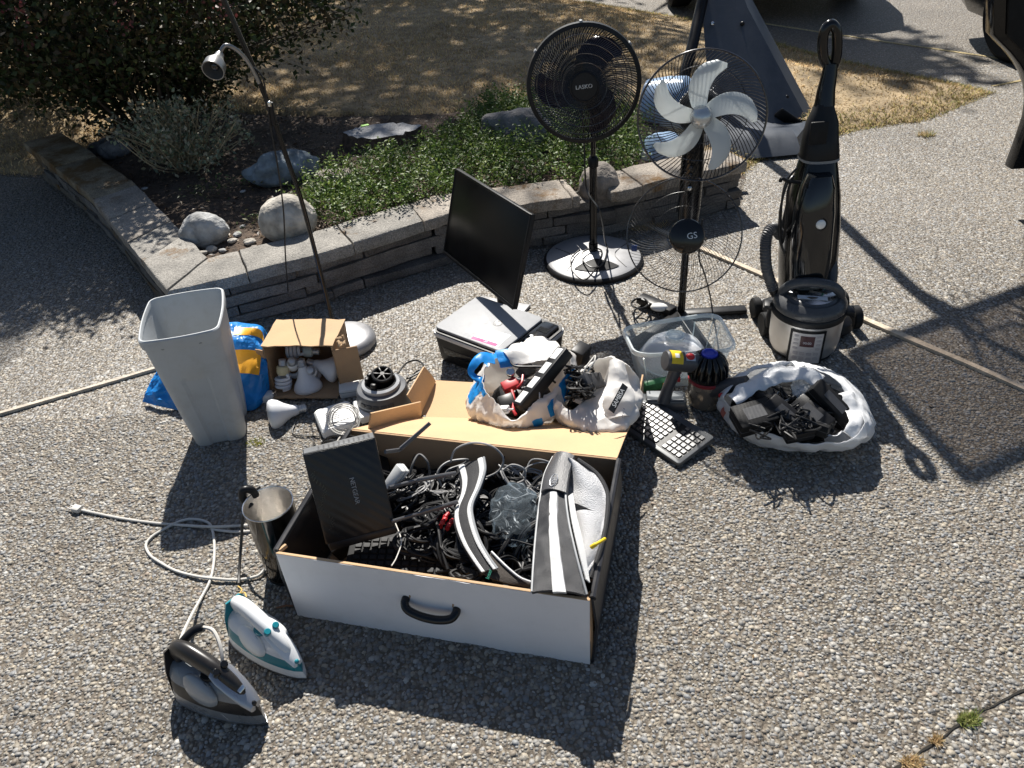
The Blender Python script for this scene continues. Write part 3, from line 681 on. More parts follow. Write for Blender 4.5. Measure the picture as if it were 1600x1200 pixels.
C = np.concatenate(C); v, f, t = leaf_quads(C, rng.normal(0, 1, C.shape), .013, .55, [(.30, .28, .19), (.22, .25, .16), (.38, .34, .24), (.18, .22, .14)])
np_mesh('seed_heads', v, f, leaf_mat, t, parent=dryp)

# weeds in the dark soil
for i, (px, py, n, s, lab) in enumerate(((325, 300, 90, .07, 'low green weed in the dark soil of the bed'), (395, 285, 70, .06, 'small leafy weed beside the blue grey slab rock'), (408, 350, 60, .05, 'thin dry weed left of the pale boulder'), (485, 345, 70, .05, 'light green weed right of the pale boulder'))):
    c = bz(px, py); wd_ = thing('weed', lab, 'weed', c, group='weeds in the bed'); C = np.array([0, 0, s * .5]) + rng.normal(0, 1, (n, 3)) * np.array([s, s * .8, s * .35])
    v, f, t = leaf_quads(C, rng.normal(0, .6, C.shape) + np.array([0, 0, 1]), .012, .4, [(.07, .11, .03), (.12, .15, .05), (.16, .15, .07)]); np_mesh('leaves', v, f, leaf_mat, t, parent=wd_)
    obj('stems', join(*[tube([(0, 0, 0), tuple(C[j])], .0012, 4) for j in range(0, n, 4)]), bark, wd_)

# ground cover: too many little shoots to count
GC = [G(*p, .2) for p in ((472, 322), (486, 352), (520, 362), (600, 345), (690, 318), (800, 292), (880, 285), (925, 300), (965, 268), (1000, 250), (1010, 215), (1000, 175), (930, 165), (880, 150), (760, 165), (720, 195), (690, 210), (660, 240), (580, 262), (545, 285), (500, 300))]
GCP = [(p.x, p.y) for p in GC]
n0 = 7600; x = rng.uniform(-1.1, 1.2, n0); y = rng.uniform(3.1, 5.2, n0); k = inside(GCP, x, y); x, y = x[k], y[k]
C, N, T = [], [], []
litp = np.array([(.10, .17, .03), (.14, .21, .04), (.075, .135, .027), (.20, .25, .06), (.06, .10, .025)])
for xx, yy in zip(x, y):
    h = .06 + .10 * (.5 + .5 * noise.noise(Vector((xx * 3.3, yy * 3.3, 0)))) + rnd.uniform(0, .05); z0 = bed_z(xx, yy)
    m = rnd.randint(9, 17); s = np.linspace(.25, 1, m)[:, None]; d = np.array([rnd.gauss(0, .5), rnd.gauss(0, .5), 1.0]); d /= np.linalg.norm(d)
    C.append(np.array([xx, yy, z0]) + d * h * s + rng.normal(0, .011, (m, 3))); N.append(rng.normal(0, .8, (m, 3)) + np.array([0, 0, .9]))
C = np.concatenate(C); N = np.concatenate(N)
v, f, t = leaf_quads(C, N, .0105, .42, litp)
struct(tag(np_mesh('ground_cover', v, f, leaf_mat, t), 'low green leafy ground cover spilling towards the wall', 'ground cover'), 'stuff')
# bark chips and dead leaves in the bed
n0 = 5200; x = rng.uniform(-2.6, 1.0, n0); y = rng.uniform(2.9, 5.4, n0); k = inside([(p.x, p.y) for p in BED_BACK] + [(p.x, p.y) for p in offset_line(OUT, .24)], x, y); x, y = x[k], y[k]
C = np.stack([x, y, [bed_z(a, b) + .006 for a, b in zip(x, y)]], 1); v, f, t = leaf_quads(C, rng.normal(0, .35, C.shape) + np.array([0, 0, 1]), .013, .45, [(.16, .10, .06), (.10, .065, .04), (.25, .18, .11), (.07, .05, .035), (.19, .12, .08)])
struct(tag(np_mesh('leaf_litter', v, f, leaf_mat, t), 'brown bark chips and dead leaves scattered over the bed', 'leaf litter'), 'stuff')

# trees beyond the picture that throw the shade over the lawn
def tree(name, label, loc, trunk_h, crown_c, crown_r, n, leaf, seed):
    t_ = thing(name, label, 'tree', loc, group='shade trees beyond the lawn'); g = [tube(spl([(0, 0, -.1), (.05, .03, trunk_h * .5), (0, 0, trunk_h)], 6), [.2 * (1 - .5 * j / 12) for j in range(13)], 12)]
    C = []
    for i in range(26):
        a = i * 2.4; zz = trunk_h * .45 + i / 26 * (crown_c[2] + crown_r[2] - trunk_h * .5) * .95
        e = Vector((crown_c[0] + math.cos(a) * crown_r[0] * .85, crown_c[1] + math.sin(a) * crown_r[1] * .85, min(zz + .8, crown_c[2] + crown_r[2] * .8)))
        g.append(tube(spl([(0, 0, min(zz, trunk_h)), (e.x * .5, e.y * .5, zz + .3), e], 5), [.06 * (1 - .8 * j / 10) for j in range(11)], 6))
    obj('trunk', join(*g), bark, t_)
    for i in range(n):
        u = rnd.uniform(-1, 1); a = rnd.uniform(0, 6.283); rr = rnd.uniform(.15, 1) ** .5; s = math.sqrt(1 - u * u) * rr
        lob = 1 + .18 * noise.noise(Vector((math.cos(a) * 1.7 + seed, math.sin(a) * 1.7, u * 2)))
        C.append(np.array([crown_c[0] + math.cos(a) * s * crown_r[0] * lob, crown_c[1] + math.sin(a) * s * crown_r[1] * lob, crown_c[2] + u * rr * crown_r[2] * lob]) + rng.normal(0, .22, (9, 3)))
    C = np.concatenate(C); v, f, tt = leaf_quads(C, rng.normal(0, 1, C.shape) + np.array([0, 0, .5]), leaf, .5, [(.04, .07, .02), (.05, .08, .025), (.035, .06, .02)])
    np_mesh('crown', v, f, leaf_mat, tt, parent=t_)
tree('shade_tree', 'broad leafy tree behind the lawn casting its shade', (-1.05, 12.3, 0), 5.5, (0, 0, 6.0), (2.0, 2.0, 2.75), 1000, .085, 1)
tree('shade_tree', 'slim leafy tree to the right behind the lawn', (1.9, 11.6, 0), 5.5, (-.1, 0, 6.1), (.75, .35, .45), 130, .12, 5)
tree('shade_tree', 'tall leafy tree at the far left behind the bush', (-4.45, 12.45, 0), 9.0, (.1, 0, 9.2), (1.35, .65, .7), 900, .14, 9)
# ================================================================ COMMON MATERIALS
blk = pm('black_plastic', (.010, .010, .011), .38, var=.2, spec=.3, dust=.02); blk_gloss = pm('black_gloss', (.006, .006, .0065), .15, var=.2, coat=.2, spec=.4, rvar=.08, dust=.015)
blk_soft = pm('black_rubber', (.012, .012, .0125), .55, var=.2, spec=.2, dust=.02); gry = pm('grey_plastic', (.24, .25, .26), .45, var=.06, dust=.1)
dkg = pm('dark_grey_plastic', (.05, .051, .055), .45, var=.12, dust=.12); silver = pm('silver_paint', (.55, .56, .57), .35, .6, var=.06); wht = pm('white_plastic', (.72, .72, .70), .4, var=.05, dust=.04)
steel = pm('brushed_steel', (.70, .69, .68), .38, 1.0, var=.05, scale=30); chrome = pm('chrome', (.7, .7, .7), .1, 1.0, var=.03)
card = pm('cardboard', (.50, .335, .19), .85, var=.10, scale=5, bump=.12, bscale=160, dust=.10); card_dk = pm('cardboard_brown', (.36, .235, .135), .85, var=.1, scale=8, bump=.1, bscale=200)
red = pm('red_plastic', (.45, .02, .025), .4); yel = pm('yellow_plastic', (.75, .52, .02), .45); cord_w = pm('cord_grey_white', (.52, .50, .46), .55, var=.08); cord_b = pm('cord_black', (.011, .011, .0115), .42, var=.2, spec=.45, dust=.03)
glassd = pm('dark_glass', (.01, .011, .012), .08, coat=.4, rvar=.04)

# ================================================================ CARS (mostly beyond the frame)
def car(label, loc, rz, paint, door=False, name='parked_car'):
    t = thing(name, label, 'car', loc, (0, 0, rz))
    W, L_ = .92, 4.4
    def ring(y, hw, zb, zs, zt, taper):
        return [(-hw * .92, y, zb), (-hw, y, zb + .12), (-hw, y, zs), (-hw * taper, y, zt), (hw * taper, y, zt), (hw, y, zs), (hw, y, zb + .12), (hw * .92, y, zb)]
    prof = [(0.0, .50, .30, .48, .56, .8), (.06, .66, .24, .52, .66, .85), (.25, .82, .21, .58, .76, .88), (.7, .90, .2, .68, .88, .9), (1.2, .92, .2, .75, .98, .9), (1.9, .92, .2, .78, 1.0, .9), (3.2, .92, .2, .8, 1.0, .9), (4.0, .90, .22, .82, 1.02, .88), (4.3, .8, .26, .74, .95, .85), (4.38, .66, .34, .6, .8, .85)]
    obj('body', loft([ring(*p) for p in prof]), paint, t, ang=50)
    cab = [(1.15, .82, .95, .97, .97, .9), (1.75, .80, .95, 1.2, 1.4, .8), (2.3, .80, .95, 1.25, 1.47, .78), (3.4, .80, .95, 1.25, 1.44, .78), (4.05, .78, .95, 1.0, 1.04, .85)]
    obj('cabin', loft([ring(*p) for p in cab]), glassd, t, ang=50)
    obj('roof', loft([ring(*p) for p in ((1.8, .63, 1.40, 1.41, 1.43, .9), (2.3, .64, 1.455, 1.47, 1.50, .9), (3.4, .64, 1.43, 1.45, 1.475, .9), (3.7, .6, 1.28, 1.30, 1.32, .9))]), paint, t)
    ty = lathe([(.20, -.10), (.29, -.11), (.325, -.08), (.33, 0), (.325, .08), (.29, .11), (.20, .10)], 32); ri = lathe([(.02, .06), (.06, .07), (.17, .05), (.205, .09), (.205, -.09), (.05, -.05)], 20, True, True)
    for x in (-.78, .78):
        for y in (.85, 3.45):
            wh = obj('wheel', at(ty, (x, y, .33), (0, 90, 0)), blk_soft, t); obj('rim', at(ri, (x, y, .33), (0, 90 if x > 0 else -90, 0)), silver, wh)
    for x in (-.62, .62): obj('headlight', at(ell(.16, .09, .06), (x, .15, .58), (0, 0, 25 if x > 0 else -25)), chrome, t)
    return t
car('black car parked beyond the lawn, only its low bumper in view', (2.55, 7.25, 0), -6, blk_gloss)
c2 = car('black car at the right edge with its rear door standing open', (4.7, 2.3, 0), 4, blk_gloss)
YD = 3.42
edge = [(1552, -120), (1548, -40), (1546, 0), (1545, 52), (1556, 64), (1572, 80), (1586, 98), (1596, 115), (1603, 135), (1606, 155), (1602, 185), (1592, 215), (1575, 261)]
P2 = [A(x_, y_, YD) for x_, y_ in edge]; poly = [(p.x, p.z) for p in P2] + [(3.75, P2[-1].z - .02), (3.75, P2[0].z + .05)]
dg = prism(poly, -.035, .035, .008); dg = ([Vector((v[0], YD - v[2], v[1])) for v in dg[0]], dg[1])
dr = obj('door', dg, blk_gloss, c2, world=True, ang=35)
inset = [(p.x + .05, p.z) for p in P2[1:-1]] + [(P2[-1].x + .04, P2[-1].z + .05), (3.6, P2[-1].z + .05), (3.6, P2[1].z)]
ig = prism(inset, .036, .052, .006); ig = ([Vector((v[0], YD - v[2], v[1])) for v in ig[0]], ig[1])
obj('door_trim', ig, blk_soft, dr, world=True, ang=35)
z0 = P2[0].z
obj('window_frame', tube([(P2[0].x + .02, YD, z0), (P2[0].x + .12, YD, z0 + .38), (P2[0].x + .3, YD, z0 + .45), (3.65, YD, z0 + .45), (3.7, YD, z0)], .03, 8), blk_gloss, dr, world=True)

# ================================================================ PORTABLE BASKETBALL HOOP
navy = pm('navy_grey_plastic', (.062, .072, .088), .5, var=.12, dust=.08)
hb = G(1190, 246); hoop = thing('basketball_hoop', 'dark grey portable basketball stand on the lawn behind the fans', 'basketball stand', (hb.x, hb.y, 0))
# low tank, sloping slab and pole
def PP(px, py, y): return A(px, py, y)
tank = [[PP(1082, 168, 4.78), PP(1262, 190, 4.62), PP(1252, 243, 4.30), PP(1178, 250, 4.34), PP(1075, 240, 4.42)],
        ]
tp_ = [PP(1090, 160, 4.75), PP(1262, 188, 4.66), PP(1236, 200, 4.36), PP(1174, 205, 4.36), PP(1080, 205, 4.42)]
bt = [Vector((p.x, p.y, .02)) for p in (G(1080, 178), G(1266, 205), G(1252, 246), G(1178, 253), G(1070, 246))]
obj('base_tank', loft([bt, [b * .5 + t_ * .5 + Vector((0, 0, .02)) for b, t_ in zip(bt, tp_)], tp_]), navy, hoop, world=True, ang=25)
fr = [PP(1094, -40, 5.25), PP(1150, -40, 5.25), PP(1168, 12, 5.12), PP(1263, 190, 4.68), PP(1215, 205, 4.55), PP(1108, 150, 4.75), PP(1099, 40, 5.05)]
nb = Vector((.05, .10, .03)); bk = [p + nb for p in fr]
slab = obj('slab', loft([bk, fr]), navy, hoop, world=True, ang=20)
for px, py, y in ((1113, 37, 5.03), (1160, 37, 5.03), (1187, 93, 4.90), (1229, 152, 4.76)):
    obj('bolt', ell(.014, .014, .014, 10, 6), chrome if px < 1150 else blk, slab, world=True, M=Matrix.Translation(PP(px, py, y)))
obj('slot', at(box(.17, .02, .07, .01), PP(1232, 186, 4.60), (30, 35, 0)), blk, slab, world=True)
BB = Vector((1.02, 4.22, 2.05)); bx = Vector((.92, .39, 0)); jt = BB + bx * .56
polep = spl([PP(1056, 160, 4.72), PP(1076, 95, 4.86), PP(1103, -20, 5.15), Vector((1.42, 5.0, 1.3)), jt + Vector((-.12, .28, .1)), jt + Vector((-.10, .26, .4))], 6)
obj('pole', tube(polep, .034, 12), blk, hoop, world=True)
for dz in (.1, .38): obj('bracket', tube([polep[-1] + Vector((0, 0, dz - .4)), jt + Vector((0, .02, dz))], .02, 8), blk, hoop, world=True)
def bp(u, v): return BB + bx * (u * 1.12) + Vector((0, 0, v * .72))
acr = clear('smoked_acrylic', (.5, .42, .34), .22, .2)
bd = obj('backboard', loft([[bp(0, 0), bp(1, 0), bp(1, 1), bp(0, 1)], [p + Vector((-.005, .012, 0)) for p in (bp(0, 0), bp(1, 0), bp(1, 1), bp(0, 1))]]), acr, hoop, world=True)
obj('board_frame', join(*[tube([a, b], .028, 8) for a, b in ((bp(0, 0), bp(1, 0)), (bp(1, 0), bp(1, 1)), (bp(1, 1), bp(0, 1)), (bp(0, 1), bp(0, 0)))]), blk, bd, world=True)
rc = bp(.5, .12) + Vector((.39, -.92, 0)) * .28
obj('hoop_ring', tube([rc + Vector((math.cos(a) * .225, math.sin(a) * .225, 0)) for a in [i * 2 * math.pi / 36 for i in range(36)]], .009, 8, True), red, hoop, world=True)
obj('net', join(*[tube([rc + Vector((math.cos(a + s * k * .13) * (.225 - .025 * k), math.sin(a + s * k * .13) * (.225 - .025 * k), -.1 * k)) for k in range(5)], .004, 4) for a in [i * 2 * math.pi / 12 for i in range(12)] for s in (-1, 1)]), wht, hoop, world=True)
# clear blue jugs behind the white fan
bluep = clear('blue_clear_plastic', (.45, .62, .85), .55, .25, .3, 20)
jug = [(.0, 0), (.10, .002), (.125, .02), (.128, .12), (.12, .2), (.075, .245), (.032, .26), (.03, .30), (.034, .305), (.034, .33), (.0, .335)]
for k, (px, py, y, rot, sc, lab) in enumerate(((1010, 168, 4.72, (80, 0, 62), 1.25, 'blue clear water jug lying on the lawn between the two fans'), (1046, 238, 4.2, (78, 0, -40), .9, 'small blue clear bottle lying behind the white fan blades'))):
    p = A(px, py, y); j = thing('water_jug', lab, 'jug', M=MX(p, rot, (sc,) * 3)); obj('bottle', lathe(jug[:-3], 28), bluep, j); obj('cap', lathe(jug[-4:], 20), wht, j)

# ================================================================ FLOOR LAMP
lb = G(541, 538); lamp = thing('floor_lamp', 'slim black floor lamp with round base and curved silver reading head', 'floor lamp', (lb.x, lb.y, 0))
lbm = pm('lamp_base_paint', (.30, .30, .31), .38, .5, var=.05, dust=.1)
obj('base', lathe([(0, 0), (.112, 0), (.120, .008), (.121, .02), (.116, .034), (.098, .046), (.05, .052), (.016, .056), (0, .056)], 48), lbm, lamp)
LY = 2.69
pole = [A(524, 519, LY + .02), A(518, 495, LY), A(494, 400, LY), A(470, 310, LY), A(444, 235, LY), A(420, 165, LY), A(385, 80, LY), A(350, 0, LY), A(335, -35, LY)]
pole[0].z = .03
lp = spl(pole, 6); obj('pole', tube(lp, .0082, 10), blk_gloss, lamp, world=True)
obj('pole_joint', tube([A(421, 160, LY - .008), A(427, 195, LY - .008)], .011, 10), blk, lamp, world=True)
ng = spl([A(405, 130, LY - .015), A(392, 104, LY - .03), A(378, 85, LY - .05), A(364, 74, LY - .07), A(352, 71, LY - .08), A(345, 80, LY - .085), A(342, 86, LY - .085)], 6)
sil = pm('lamp_silver', (.24, .24, .235), .35, .7, var=.08)
obj('gooseneck', tube(ng, .006, 10), sil, lamp, world=True)
a0, a1 = A(344, 84, LY - .085), A(332, 112, LY - .165); d = (a1 - a0).normalized(); Mh = d.to_track_quat('Z', 'Y').to_matrix().to_4x4(); Mh.translation = a0
hd = obj('lamp_shade', lathe([(.006, 0), (.013, .004), (.016, .022), (.022, .035), (.032, .052), (.034, .082), (.031, .082), (.029, .055), (.012, .035), (0, .035)], 28), sil, lamp, world=True, M=Mh)
obj('bulb', at(ell(.015, .015, .012), (0, 0, .06)), glassd, hd, world=True, M=Mh)
obj('cord', tube(spl([A(396, 105, LY - .02), A(410, 120, LY - .02), A(416, 150, LY - .02), A(423, 200, LY - .02), A(434, 260, LY - .02), A(443, 330, LY - .02), A(446, 400, LY - .02), A(450, 455, LY + .1)], 5), .0028, 6), cord_b, lamp, world=True)
obj('switch', at(box(.012, .012, .018, .004), A(421, 162, LY - .02)), chrome, lamp, world=True)

# ================================================================ FANS
def cage(R_, depth, n, nr, wire, hub_r, twist=0.0, front=True, rings=3):
    """half a wire guard, dished along +z"""
    g = []
    for i in range(n):
        a = 2 * math.pi * i / n; pts = []
        for k in range(nr + 1):
            u = k / nr; r = hub_r + (R_ - hub_r) * u; aa = a + twist * (1 - u)
            z = depth * (1 - u ** 3.2)
            pts.append((r * math.cos(aa), r * math.sin(aa), z))
        g.append(tube(pts, wire, 4, caps=False))
    for k in range(rings):
        u = (k + 1) / (rings + 1); r = hub_r + (R_ - hub_r) * u; g.append(tube(circ(r, 64, depth * (1 - u ** 3.2)), wire * 1.15, 5, True))
    return join(*g)
def blade(r0, r1, wroot, wtip, sweep, pitch, n=10, m=6, th=.0025):
    top = []
    for i in range(n + 1):
        u = i / n; r = r0 + (r1 - r0) * u; wv = (wroot + (wtip - wroot) * math.sin(min(u * 1.25, 1) * math.pi / 2)) * (1 if u < .85 else math.sqrt(max(.0, 1 - ((u - .85) / .17) ** 2)))
        row = []
        for j in range(m + 1):
            s = j / m - .5; a = sweep * u * u + s * wv / max(r, .04); z = s * wv * math.tan(pitch) * (1 - .45 * u) + .012 * (1 - 4 * s * s) * u
            row.append(Vector((r * math.cos(a), r * math.sin(a), z)))
        top.append(row)
    bot = [[p - Vector((0, 0, th)) for p in row][::-1] for row in top]
    return loft([x + y for x, y in zip(top, bot)])
def head_matrix(c, aim):
    z = Vector(aim).normalized(); x = Vector((0, 0, 1)).cross(z).normalized(); y = z.cross(x); M = Matrix.Identity(4)
    for i in range(3): M[i][0], M[i][1], M[i][2], M[i][3] = x[i], y[i], z[i], c[i]
    return M
wire_b = pm('black_wire', (.02, .019, .021), .2, var=.15, spec=.8, coat=.4)
# --- black pedestal fan
fb = Vector((.408, 3.187, 0)); fan = thing('pedestal_fan', 'black pedestal fan on round grey base with a lettered centre badge', 'fan', fb)
fbase = pm('fan_base_grey', (.34, .34, .345), .42, .3, var=.05, dust=.1)
obj('base_rim', lathe([(.205, 0), (.222, .004), (.222, .016), (.213, .024), (.19, .026)], 64), blk, fan)
obj('base', lathe([(.214, .0225), (.20, .030), (.12, .044), (.05, .054), (.03, .056)], 64, False, True), fbase, fan)
# dark recess towards the viewer and raised border lines on the base plate
def dome_z(r): return float(np.interp(r, [.03, .05, .12, .20, .214], [.056, .054, .044, .030, .0225]))
rec = [];
for u in np.linspace(0, 1, 15):
    a = R(-128 + u * 74); wv = math.sin(math.pi * u) ** .5
    r1, r0 = .165, .165 - .085 * wv - .002
    rec.append([(r * math.cos(a), r * math.sin(a), dome_z(r) + .0035) for r in (r0, (r0 + r1) / 2, r1)])
obj('base_recess', loft(rec, False, False, False), blk_soft, fan)
def on_dome(pts): return [(r * math.cos(R(a)), r * math.sin(R(a)), dome_z(r) + .001) for r, a in pts]
for s in (1, -1):
    mid = -91; pts = [(.185, mid + s * 44), (.125, mid + s * 52), (.10, mid + s * 66), (.105, mid + s * 88), (.185, mid + s * 118)]
    obj('base_line', tube(spl(on_dome(pts), 6), .002, 5), dkg, fan)
obj('pole', join(cyl(.0165, .05, .46, 20), cyl(.0205, .04, .09, 20)), blk_gloss, fan)
obj('pole_collar', lathe([(.017, .44), (.022, .445), (.022, .475), (.016, .485), (.011, .49)], 20), blk, fan)
obj('inner_pole', cyl(.011, .44, .80, 16), blk_gloss, fan)
hc = A(912, 131, 3.09); aim = Vector((-.07, -1, .13)); Mh = head_matrix(hc, aim)
RF = .214
hd = obj('guard_band', join(lathe([(RF - .008, -.026), (RF + .002, -.028), (RF + .005, .0), (RF + .002, .026), (RF - .012, .028), (RF - .014, .020), (RF - .012, 0)], 72), ), blk, fan, world=True, M=Mh)
obj('front_guard', cage(RF - .004, .055, 130, 8, .0015, .052, .55, rings=4), wire_b, fan, world=True, M=Mh @ Matrix.Translation((0, 0, .012)))
obj('rear_guard', cage(RF - .004, .075, 100, 7, .0015, .05, -.3, rings=3), wire_b, fan, world=True, M=Mh @ Matrix.Translation((0, 0, -.012)) @ Matrix.Rotation(math.pi, 4, 'X'))
badge = obj('centre_badge', lathe([(.0, .0), (.053, 0), (.056, .004), (.056, .010), (.050, .0135), (.048, .011), (0, .012)], 48), blk, fan, world=True, M=Mh @ Matrix.Translation((0, 0, .060)))
tx = text('LASKO', .0205, .0006); obj('lettering', join(tx, at(tx, (.0005, 0, 0)), at(tx, (-.0005, .0003, 0))), wht, badge, world=True, M=Mh @ Matrix.Translation((-.002, 0, .0735)) @ Matrix.Rotation(R(4), 4, 'Z'))
for i, a in enumerate((78, 205, 318)): obj('blade', blade(.035, .186, .08, .125, -.5, R(-28)), pm('smoky_purple_blade', (.035, .022, .045), .25, var=.1, transl=.3), fan, world=True, M=Mh @ Matrix.Translation((0, 0, .012)) @ Matrix.Rotation(R(a), 4, 'Z'))
obj('motor_housing', lathe([(.0, -.17), (.05, -.165), (.07, -.13), (.072, -.08), (.065, -.06), (.04, -.03), (.04, .02), (0, .03)], 32), blk, fan, world=True, M=Mh)
obj('neck', join(at(box(.05, .07, .09, .012), (fb.x, fb.y - .005, .77))), blk, fan, world=True)
for a in (92, 38, 145): obj('guard_clip', at(box(.012, .012, .05, .003), (RF * math.cos(R(a)) * 1.015, RF * math.sin(R(a)) * 1.015, 0), (0, 0, a)), gry, fan, world=True, M=Mh)
obj('cord', tube(spl([hc + Vector((.0, .14, -.06)), A(912, 210, 3.22), A(914, 265, 3.2), A(918, 300, 3.2), G(937, 330, .35), G(945, 375, .1), G(949, 390, .06), G(941, 413, .055), G(925, 418, .06), G(912, 408, .06), G(910, 395, .07), G(925, 388, .07), G(940, 392, .06), G(936, 410, .05), G(927, 425, .05), G(913, 437, .05), G(896, 425, .05), G(892, 405, .055), G(905, 391, .06)], 6), .0036, 7), cord_b, fan, world=True)

# --- second fan with white blades, front guard taken off
f2 = Vector((.690, 2.665, 0)); fan2 = thing('pedestal_fan', 'black pedestal fan with translucent white blades and its front guard off', 'fan', f2)
obj('pole', join(cyl(.0145, .0, .34, 18)), blk_gloss, fan2)
ctrl = [(.030, .022, .30), (.034, .028, .36), (.040, .032, .46), (.042, .034, .60), (.036, .032, .70), (.03, .03, .78)]
obj('control_column', loft([[(a * math.cos(t), b * math.sin(t), z) for t in [2 * math.pi * i / 24 for i in range(24)]] for a, b, z in ctrl]), blk_gloss, fan2)
for k, (z, s) in enumerate(((.555, .009), (.585, .006), (.605, .006), (.63, .008))): obj('button', at(ell(s, .006, s, 12, 8), (-.012, -.036, z)), chrome if k == 0 else dkg, fan2)
hc2 = A(1096, 183, 2.56); aim2 = Vector((-.20, -1, .17)); M2 = head_matrix(hc2, aim2); R2 = .205
obj('rear_guard', cage(R2, .085, 96, 9, .0014, .045, -.55, rings=2), wire_b, fan2, world=True, M=M2 @ Matrix.Translation((0, 0, -.0)) @ Matrix.Rotation(math.pi, 4, 'X'))
obj('guard_ring', tube(circ(R2, 90), .0036, 8, True), wire_b, fan2, world=True, M=M2)
frost = pm('frosted_white_blade', (.76, .79, .79), .35, var=.03, transl=.5)
for i in range(5): obj('blade', blade(.03, .176, .046, .076, -.55, R(-24), 12, 7), frost, fan2, world=True, M=M2 @ Matrix.Translation((0, 0, -.012)) @ Matrix.Rotation(R(104 + 72 * i), 4, 'Z'))
obj('hub_cap', lathe([(0, .034), (.012, .033), (.024, .028), (.032, .018), (.036, 0), (.036, -.03)], 32), pm('pearl_silver', (.52, .54, .54), .22, .55, var=.06), fan2, world=True, M=M2)
obj('motor_housing', lathe([(0, -.20), (.05, -.195), (.07, -.17), (.074, -.10), (.06, -.075), (.03, -.07), (.03, -.02)], 32), blk, fan2, world=True, M=M2)
ribs = [tube([(r_ * math.cos(a), r_ * math.sin(a), z) for r_, z in ((.058, -.196), (.0705, -.172), (.0752, -.12))], .002, 4) for a in [2 * math.pi * i / 40 for i in range(40)]]
obj('motor_vents', join(*ribs), silver, fan2, world=True, M=M2)
obj('neck', at(box(.04, .06, .09, .012), hc2 + Vector((.01, .11, -.05))), blk, fan2, world=True)
for a, b in (((1070, 500), (1166, 482)), ((1070, 500), (1000, 462)), ((1070, 500), (1115, 560)), ((1070, 500), (985, 540))):
    p, q_ = G(*a, .03), G(*b, .02); p = Vector((f2.x, f2.y, .035)); dv = q_ - p; an = math.degrees(math.atan2(dv.y, dv.x)); lg = min(dv.length, .30)
    L_ = obj('foot', at(box(lg, .045, .022, .007), p + dv.normalized() * lg / 2 - Vector((0, 0, .012)), (0, 0, an)), blk, fan2, world=True)
obj('cord', tube(spl([f2 + Vector((.05, -.01, .42)), A(1092, 400, 2.62), A(1100, 425, 2.62), G(1108, 455, .04), G(1112, 478, .03), G(1113, 500, .01)], 6), .003, 6), cord_b, fan2, world=True)
# detached guard leaning on that fan
gc = A(1068, 368, 2.50); gaim = Vector((-.28, -1, .42)); Mg = head_matrix(gc, gaim)
gr = thing('fan_guard', 'round black wire guard with a round badge leaning against the white bladed fan', 'fan guard', M=Mg)
thin = pm('thin_black_wire', (.02, .02, .021), .35)
obj('wires', cage(.196, .045, 90, 8, .0007, .055, .5, rings=2), thin, gr); obj('rim', tube(circ(.196, 90), .0026, 8, True), wire_b, gr)
bd = obj('badge', at(lathe([(0, .004), (.05, .003), (.0585, -.002), (.0605, -.008), (.056, -.010), (0, -.008)], 48), (.012, .0, .05)), blk_gloss, gr)
obj('lettering', at(text('GS', .030, .0005), (.030, .004, .0565), (0, 0, 12)), silver, bd)
obj('clip', at(box(.02, .022, .02, .004), (-.165, -.05, .02)), pm('blue_clip', (.03, .05, .14), .4), gr)
# loose handset, cable and white plug behind the clear tub
ld = thing('cable_bundle', 'black bracket with a coiled cable and white tie behind the clear tub', 'cable')
ld.location = G(1025, 470); WM[ld.name] = MX(G(1025, 470))
p0, p1 = G(1000, 458, .05), G(1052, 486, .03); dv = p1 - p0
obj('bracket', at(box(dv.length, .05, .03, .005), (p0 + p1) / 2 - Vector((0, 0, .012)), (0, 0, math.degrees(math.atan2(dv.y, dv.x)))), blk, ld, world=True)
obj('coil', tube(spl([G(1000 + 14 * math.cos(i * 1.3), 474 + 8 * math.sin(i * 1.3), .03 + .012 * (i % 3)) for i in range(14)], 5), .0035, 6), cord_b, ld, world=True)
obj('tie', at(ell(.035, .022, .016, 14, 8), G(1030, 480, .04), (0, 0, -12)), wht, ld, world=True)
# ================================================================ MONITOR
MM = MX((-.066, 2.745, .379), (-16.7, -2.3, -63.6)); mon = thing('monitor', 'black flat computer monitor turned to the side behind the printer', 'monitor', M=MX((-.02, 2.80, 0)))
obj('housing', box(.60, .018, .352, .004), blk, mon, world=True, M=MM @ Matrix.Translation((0, .010, 0)))
obj('rear_cover', loft([[(x * s, y, z * s * .8) for x, z in rrect(.36, .30, .03)] for y, s in ((.0185, 1), (.035, .9), (.045, .6))]), blk, mon, world=True, M=MM)
obj('screen', box(.588, .002, .336, .0008), pm('screen_black', (.004, .004, .0045), .3, spec=.22, rvar=.05), mon, world=True, M=MM @ Matrix.Translation((0, -.0002, .004)))
bl = obj('bezel', join(box(.60, .004, .008, .0015, c=(0, -.0015, .172)), box(.006, .004, .352, .0015, c=(-.297, -.0015, 0)), box(.006, .004, .352, .0015, c=(.297, -.0015, 0)), box(.60, .005, .014, .0015, c=(0, -.0015, -.169))), blk, mon, world=True, M=MM)
nb_ = G(787, 492, .01); nt_ = MM @ Vector((.0, .045, -.08))
obj('neck', tube([Vector((nb_.x, nb_.y, .012)), Vector((nb_.x, nb_.y, .14)), nt_ + Vector((.03, .02, -.06)), nt_], .022, 12), blk, mon, world=True)
obj('foot', prism([(p.x, p.y) for p in (G(744, 474), G(752, 466), G(812, 477), G(829, 480), G(812, 499), G(772, 498))], .0, .014, .004), pm('monitor_foot', (.36, .36, .365), .35, .4, var=.04), mon, world=True)

